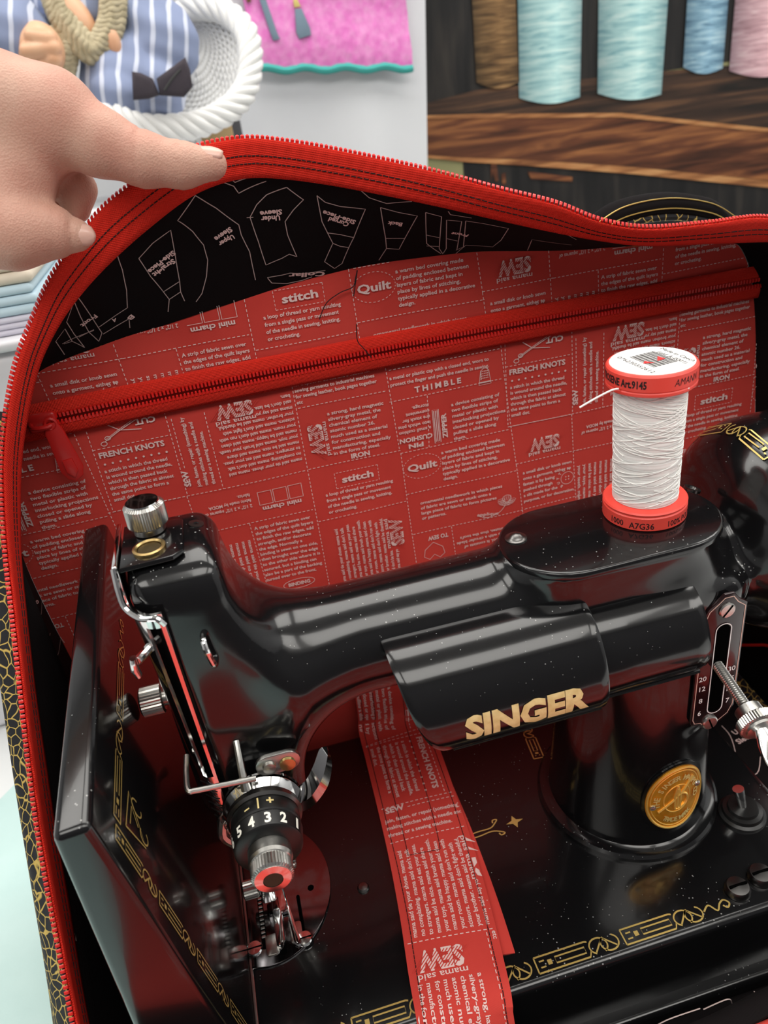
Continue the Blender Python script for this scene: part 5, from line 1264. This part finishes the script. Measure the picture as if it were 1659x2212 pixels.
BK={'RIMO': [(-250.9, 840.0, 405.0), (-229.2, 832.0, 390.0), (-202.9, 830.0, 381.5), (-174.7, 832.0, 378.9), (-145.2, 838.0, 379.2), (-113.2, 850.0, 386.8), (-88.2, 865.0, 399.8), (-70.2, 885.0, 419.5), (-58.9, 905.0, 450.9), (-58.2, 925.0, 475.8), (-68.3, 945.0, 494.2), (-86.2, 960.0, 507.9), (-114.9, 975.0, 515.9), (-136.8, 985.0, 514.8)], 'RIMI': [(-241.8, 880.0, 416.0), (-221.3, 900.0, 408.2), (-197.8, 910.0, 407.0), (-176.1, 925.0, 408.3), (-156.5, 940.0, 411.7), (-142.0, 950.0, 418.5), (-132.2, 960.0, 431.6), (-128.6, 970.0, 445.6), (-128.1, 980.0, 459.9), (-129.8, 990.0, 473.4), (-133.0, 995.0, 486.2), (-136.4, 1000.0, 497.8), (-139.9, 1005.0, 509.5), (-145.1, 1010.0, 519.1)], 'lap': (-225.0, 900.0, 438.0), 'lap2': (-193.1, 890.0, 423.4), 'thigh': (-169.1, 910.0, 471.1), 'hip': (-190.7, 930.0, 502.9), 'sleeveL': (-339.6, 880.0, 497.4), 'torso': (-254.9, 940.0, 525.4), 'sh1': (-280.9, 880.0, 531.6), 'sh2': (-276.6, 872.0, 504.5), 'sh3': (-253.3, 865.0, 470.2), 'sh4': (-226.3, 872.0, 492.1), 'sh5': (-213.5, 880.0, 525.0), 'sh6': (-299.5, 870.0, 448.3), 'peach1': (-282.7, 890.0, 535.1), 'peach2': (-261.3, 880.0, 503.6), 'peach3': (-226.4, 862.0, 475.8), 'fist': (-310.7, 850.0, 476.6), 'f1': (-314.2, 840.0, 490.5), 'f2': (-294.3, 835.0, 484.8), 'f3': (-292.9, 833.0, 475.1), 'f4': (-295.5, 835.0, 464.6), 'f5': (-303.1, 840.0, 456.1), 'fth': (-324.1, 840.0, 476.6), 'bootA': (-205.9, 860.0, 426.9), 'bootA2': (-205.4, 862.0, 439.7), 'bootB': (-159.1, 856.0, 429.0), 'bootB2': (-152.3, 870.0, 444.1), 'bootB3': (-182.0, 850.0, 418.8), 'base': (-166.8, 880.0, 360.4), 'knee': (-237.2, 860.0, 417.8), 'BOOTS': [[(-211.4, 812.0, 441.2), (-201.2, 812.0, 438.5), (-189.4, 812.0, 431.3), (-185.7, 812.0, 413.6), (-200.3, 812.0, 410.9), (-217.8, 812.0, 412.0)], [(-185.1, 812.0, 430.8), (-168.1, 812.0, 438.6), (-146.2, 812.0, 448.7), (-143.8, 812.0, 435.8), (-144.9, 812.0, 417.2), (-157.4, 812.0, 407.7), (-185.8, 812.0, 413.1)]], 'CREASE': [(-154.9, 799.0, 436.6), (-166.9, 799.0, 428.3), (-179.0, 799.0, 417.5)]}
LOOSE=[(-123.7,122.8,291.0),(-118.6,122.8,298.8),(-110.4,122.8,303.0),(-103.3,122.8,304.7),(-101.1,122.8,309.2),(-99.7,122.8,312.6),(-103.5,122.8,299.9)]
LOOSE2=[(-105.1,117.0,286.5),(-105.8,117.0,277.7),(-103.1,117.0,272.8),(-99.5,117.0,266.9)]

# ================================================================== hand holding the bag open
CC = np.array([-175.28, -286.11, 398.64])
J = {k: (CC + (np.array(v[0]) - CC) * .985, v[1] * .985) for k, v in HAND.items()}
J['arm'] = (J['wr'][0] + np.array([-150, 14, 22]), 29.0)
def limb(Pt, *ks):
    d = None
    for a, b in zip(ks[:-1], ks[1:]):
        q = sd_cap(Pt, J[a][0], J[b][0], J[a][1], J[b][1]); d = q if d is None else smin(d, q, 4)
    return d
def crease(Pt, c, axis, wdt, amt):
    n_ = np.asarray(axis, float); n_ /= np.linalg.norm(n_); t = (Pt - c) @ n_
    r = np.linalg.norm(Pt - c, axis=-1)
    return amt * np.exp(-(t / wdt) ** 2) * np.exp(-(r / 13) ** 2)
def hand_sdf(Pt):
    ind = limb(Pt, 'itip', 'i1', 'i2', 'i3', 'i4', 'back')
    th = limb(Pt, 'ttip', 't1', 't2', 't3')
    mid = smin(sd_cap(Pt, J['m2'][0], J['m1'][0], J['m2'][1], J['m1'][1]), sd_cap(Pt, J['m1'][0], J['m3'][0], J['m1'][1], J['m3'][1]), 4)
    ring_ = sd_cap(Pt, J['m2'][0] + np.array([-4, 12, -6]), J['m3'][0] + np.array([-10, 8, -6]), 9, 7.5)
    palm = smin(limb(Pt, 'i4', 'back', 'wr', 'arm'), limb(Pt, 'web', 't3', 'wr'), 14)
    d = smin(smin(ind, palm, 6), smin(th, palm, 7), 3)
    d = smin(d, smin(mid, ring_, 2), 2.5)
    ai = J['i2'][0] - J['i1'][0]; at_ = J['t1'][0] - J['ttip'][0]
    for f_ in (-.25, 0, .25): d = d + crease(Pt, J['i2'][0] * (1 - .1) + J['i3'][0] * .1 + ai * f_ * .3 + np.array([0, -6, 6]), ai, .7, .55)
    for f_ in (-.12, .12): d = d + crease(Pt, J['i1'][0] + ai * f_ + np.array([0, -5, 5]), ai, .6, .4)
    for f_ in (.7, .95, 1.2): d = d + crease(Pt, J['ttip'][0] + at_ * f_ + np.array([0, -8, 2]), at_, .7, .5)
    return d
mt = P('skin', lin(210, 168, 148), .5, spec=.35, sss=.06, bump=('voronoi', 1100, .22), var=(lin(200, 142, 124), 42, .8)); M['skin'] = mt
hnd = thing('hand', (-240, 80, 340), "person's left hand pinching the red zip edge of the bag open", 'hand')
put('hand_skin', sdf_mesh(hand_sdf, (-470, 30, 318), (-150, 160, 474), 1.6), M['skin'], hnd, angle=0)
M['nail'] = P('finger_nail', lin(232, 186, 170), .25, spec=.5, sss=.1)
def nail(c, along, out, L_, W_, nm='finger_nail'):
    al = np.asarray(along, float); al /= np.linalg.norm(al); ou = np.asarray(out, float); ou -= al * (ou @ al); ou /= np.linalg.norm(ou); sd_ = np.cross(al, ou)
    G = []
    for i in range(9):
        t = -1 + 2 * i / 8; row = []
        for j in range(9):
            s_ = -1 + 2 * j / 8; w = W_ * math.sqrt(max(.05, 1 - .75 * abs(t) ** 3))
            row.append(c + al * t * L_ + sd_ * s_ * w + ou * (1.0 - 2.0 * s_ * s_ - .7 * t * t))
        G.append(row)
    put(nm, thicken(grid(np.array(G)), .6), M['nail'], hnd, angle=0)
ia = J['itip'][0] - J['i1'][0]; nail(J['itip'][0] + ia / np.linalg.norm(ia) * 2.2 + np.array([-1.0, -2.0, 5.9]), ia + np.array([0, 0, -2.5]), (-.1, -.35, 1), 5.0, 4.2)
ta = J['ttip'][0] - J['t1'][0]; nail(J['ttip'][0] + ta / np.linalg.norm(ta) * 3.8 + np.array([.6, -4.9, 1.2]), ta + np.array([0, 4, 0]), (.55, -1, .1), 4.6, 4.4)

# ================================================================== white wicker chair
B3 = {k: np.array(v) for k, v in BK.items() if k != 'BOOTS'}
M['wicker'] = P('white_wicker', lin(238, 238, 236), .55, bump=('noise', 300, .2))
ch = thing('wicker_chair', (-160, 900, 298.2), 'white woven wicker doll chair with a rolled braided rim', 'chair')
RO = crom(B3['RIMO'], 8); RI = crom(B3['RIMI'], 8)
mir = np.array([-1, 1, 1.0]); RO = np.vstack([(RO * mir + np.array([-502, 0, 0]))[::-1], RO[1:]]); RI = np.vstack([(RI * mir + np.array([-502, 0, 0]))[::-1], RI[1:]])     # both halves of the basket
put('seat', lathe([(84, 0), (88, 4), (86, 9), (60, 11)], (-250, 905, 382), (0, 0, 1), 48), M['wicker'], ch)
rowsN = 26; tb = []
for k in range(rowsN):
    t = k / (rowsN - 1); base = RO * (1 - t) + RI * t
    sag = -18 * math.sin(math.pi * t); base = base + np.array([0, 10 * math.sin(math.pi * t), sag])
    n = len(base); wob = np.sin(np.arange(n) * 1.05 + (k % 2) * math.pi)[:, None] * np.array([0, -2.6, 1.2])
    tb.append(tube(base + wob, 2.7, 6))
put('woven_shell', join(*tb), M['wicker'], ch, kind='stuff', angle=0)
st_ = []
for i in range(0, len(RO), 3):
    L_ = [RO[i] * (1 - t) + RI[i] * t + np.array([0, 10 * math.sin(math.pi * t) + 1, -18 * math.sin(math.pi * t)]) for t in np.linspace(0, 1, 9)]; st_.append(tube(L_, 2.0, 6))
put('stakes', join(*st_), M['wicker'], ch, kind='stuff', angle=0)
G = np.array([[RO[i] * (1 - t) + RI[i] * t + np.array([0, 10 * math.sin(math.pi * t) + 4, -18 * math.sin(math.pi * t)]) for t in np.linspace(0, 1, 9)] for i in range(len(RO))])
put('shell_backing', thicken(grid(G), 2), M['wicker'], ch, angle=0)
br_ = []
d_ = resample(crom(RO, 2), 1.6); n = len(d_); T_ = np.gradient(d_, axis=0); T_ /= np.linalg.norm(T_, axis=1)[:, None]
s1_ = np.cross(T_, np.array([0, 1.0, 0])); s1_ /= np.linalg.norm(s1_, axis=1)[:, None] + 1e-9; s2_ = np.cross(T_, s1_)
for k in range(5):
    a = np.arange(n) * .13 + k * 1.2566; br_.append(tube(d_ + s1_ * (11 * np.cos(a))[:, None] + s2_ * (9 * np.sin(a))[:, None] + np.array([0, -3, -3]), 6.0, 7))
put('braided_rim', join(*br_), M['wicker'], ch, angle=0)
bs = B3['base']
lat = []
for k in range(14):
    a = 2 * math.pi * k / 14
    for s_ in (-1, 1):
        lat.append(tube([(bs[0] + 26 * math.cos(a + s_ * .5 * t) * (1 - .25 * math.sin(3.1 * t)), bs[1] + 40 + 26 * math.sin(a + s_ * .5 * t), 298.6 + 92 * t) for t in np.linspace(0, 1, 8)], 2.2, 6))
put('lattice_pedestal', join(*lat), M['wicker'], ch, kind='stuff', angle=0)

# ================================================================== doll seated in the chair
dl2 = thing('doll', (-220, 900, 400), 'cloth doll in blue striped clothes with a tan knitted shawl, seated in the wicker chair', 'doll')
mt = P('blue_stripe_cotton', lin(138, 150, 182), .85); nt, b = N(mt)
tc = nt.nodes.new('ShaderNodeTexCoord'); mp = nt.nodes.new('ShaderNodeMapping'); mp.inputs['Rotation'].default_value = (0, math.radians(-14), 0)
wv = nt.nodes.new('ShaderNodeTexWave'); wv.inputs['Scale'].default_value = 16; wv.inputs['Distortion'].default_value = 1.2; wv.inputs['Detail'].default_value = 1; wv.inputs['Detail Scale'].default_value = 1.5
rp = nt.nodes.new('ShaderNodeValToRGB'); rp.color_ramp.elements[0].position = .80; rp.color_ramp.elements[0].color = (*lin(138, 150, 182), 1); rp.color_ramp.elements[1].position = .88; rp.color_ramp.elements[1].color = (*lin(206, 212, 230), 1)
nt.links.new(tc.outputs['Object'], mp.inputs[0]); nt.links.new(mp.outputs[0], wv.inputs['Vector']); nt.links.new(wv.outputs['Fac'], rp.inputs[0]); nt.links.new(rp.outputs[0], b.inputs['Base Color'])
M['stripe'] = mt
M['knit'] = P('tan_knit', lin(196, 184, 154), .9, bump=('voronoi', 110, 1.5), var=(lin(160, 148, 118), 90, .8))
M['peach'] = P('peach_ceramic', lin(232, 184, 148), .4, var=(lin(222, 160, 122), 40, .6))
M['felt'] = P('dark_felt', lin(58, 52, 60), .9, var=(lin(74, 66, 72), 30, .6))
def wr(Pt, k, s_): return .9 * np.sin(Pt[..., 0] * .13 + Pt[..., 2] * .09 + k) * np.sin(Pt[..., 2] * .11 - Pt[..., 0] * .05 + k * 2) * s_
def trousers(Pt):
    d = sd_cap(Pt, B3['lap'], B3['lap2'], 54, 44)
    d = smin(d, sd_cap(Pt, B3['thigh'], B3['hip'], 48, 46), 6)
    d = smin(d, sd_cap(Pt, B3['knee'], B3['lap'], 34, 50), 8)
    return d + wr(Pt, 1, 2.4)
def blouse(Pt):
    d = sd_cap(Pt, B3['torso'], B3['torso'] + np.array([0, 0, 50]), 62, 50)
    d = smin(d, sd_cap(Pt, B3['sleeveL'], B3['sleeveL'] + np.array([-30, 10, 30]), 44, 42), 8)
    return d + wr(Pt, 4, 2.2)
put('striped_trousers', sdf_mesh(trousers, (-340, 800, 300), (-60, 1000, 600), 5), M['stripe'], dl2, angle=0)
put('striped_blouse', sdf_mesh(blouse, (-460, 800, 360), (-120, 1030, 640), 5), M['stripe'], dl2, angle=0)
shw = []
for pth in (crom([B3['sh1'], B3['sh2'], B3['sh3'], B3['sh4'], B3['sh5']], 30), crom([B3['sh2'] + np.array([-6, 4, -10]), (B3['sh2'] + B3['sh6']) / 2 + np.array([4, 0, 0]), B3['sh6']], 30)):
    T_ = np.gradient(pth, axis=0); T_ /= np.linalg.norm(T_, axis=1)[:, None]
    s1_ = np.cross(T_, np.array([0, 1.0, 0])); s1_ /= np.linalg.norm(s1_, axis=1)[:, None] + 1e-9; s2_ = np.cross(T_, s1_)
    for k in range(6):
        a = np.arange(len(pth)) * .22 + k * 1.0472
        shw.append(tube(pth + s1_ * (12 * np.cos(a))[:, None] + s2_ * (9 * np.sin(a))[:, None], 5.6 + 1.1 * np.sin(np.arange(len(pth)) * 1.3), 7))
put('knitted_shawl', join(*shw), M['knit'], dl2, angle=0)
def fist(Pt):
    d = sd_ell(Pt, B3['fist'], (27, 20, 30))
    for a, b_k in (('f1', 'f2'), ('fth', 'f3'), ('fist', 'f4'), ('fist', 'f5')): d = smin(d, sd_cap(Pt, B3[a] + np.array([0, -8, 0]), B3[b_k] + np.array([0, -11, 0]), 8.5, 9.5), 1.2)
    return d
put('clenched_hand', sdf_mesh(fist, B3['fist'] - 60, B3['fist'] + 60, 2.5), M['peach'], dl2, angle=0)
put('foot', tube(crom([B3['peach1'], (B3['peach1'] + B3['peach2']) / 2, B3['peach2'], B3['peach2'] + np.array([8, -4, -22])], 5), [19, 19, 19, 19, 19, 19, 19, 19, 18.5, 18, 17.5, 17, 16, 14, 11, 6], 14), M['peach'], dl2, angle=0)
put('foot', sdf_mesh(lambda Pt: sd_ell(Pt, B3['peach3'] + np.array([0, 0, 0]), (9, 8, 17)), B3['peach3'] - 22, B3['peach3'] + 22, 2.5), M['peach'], dl2, angle=0)
fl_ = []
for poly in BK['BOOTS']:
    c = np.mean(poly, 0); fl_.append(prism([(p[0] - c[0], p[2] - c[2]) for p in poly], c + np.array([0, 14, 0]), (1, 0, 0), (0, 0, 1), 26, 6, 4))
bt = put('felt_shoe', fl_[0], M['felt'], dl2, angle=0); bt2 = put('felt_shoe', fl_[1], M['felt'], dl2, angle=0)
put('seam', tube(crom([np.array(p) + np.array([0, 1.5, 0]) for p in BK['CREASE']], 4), 1.6, 6), M['black_plain'], bt2)

# loose sewing threads clinging to the lining
put('loose_thread', tube(crom(LOOSE, 5), .28, 5), M['thread_black'], bag)
put('loose_thread', tube(crom(LOOSE2, 5), .28, 5), M['thread_black'], bag)
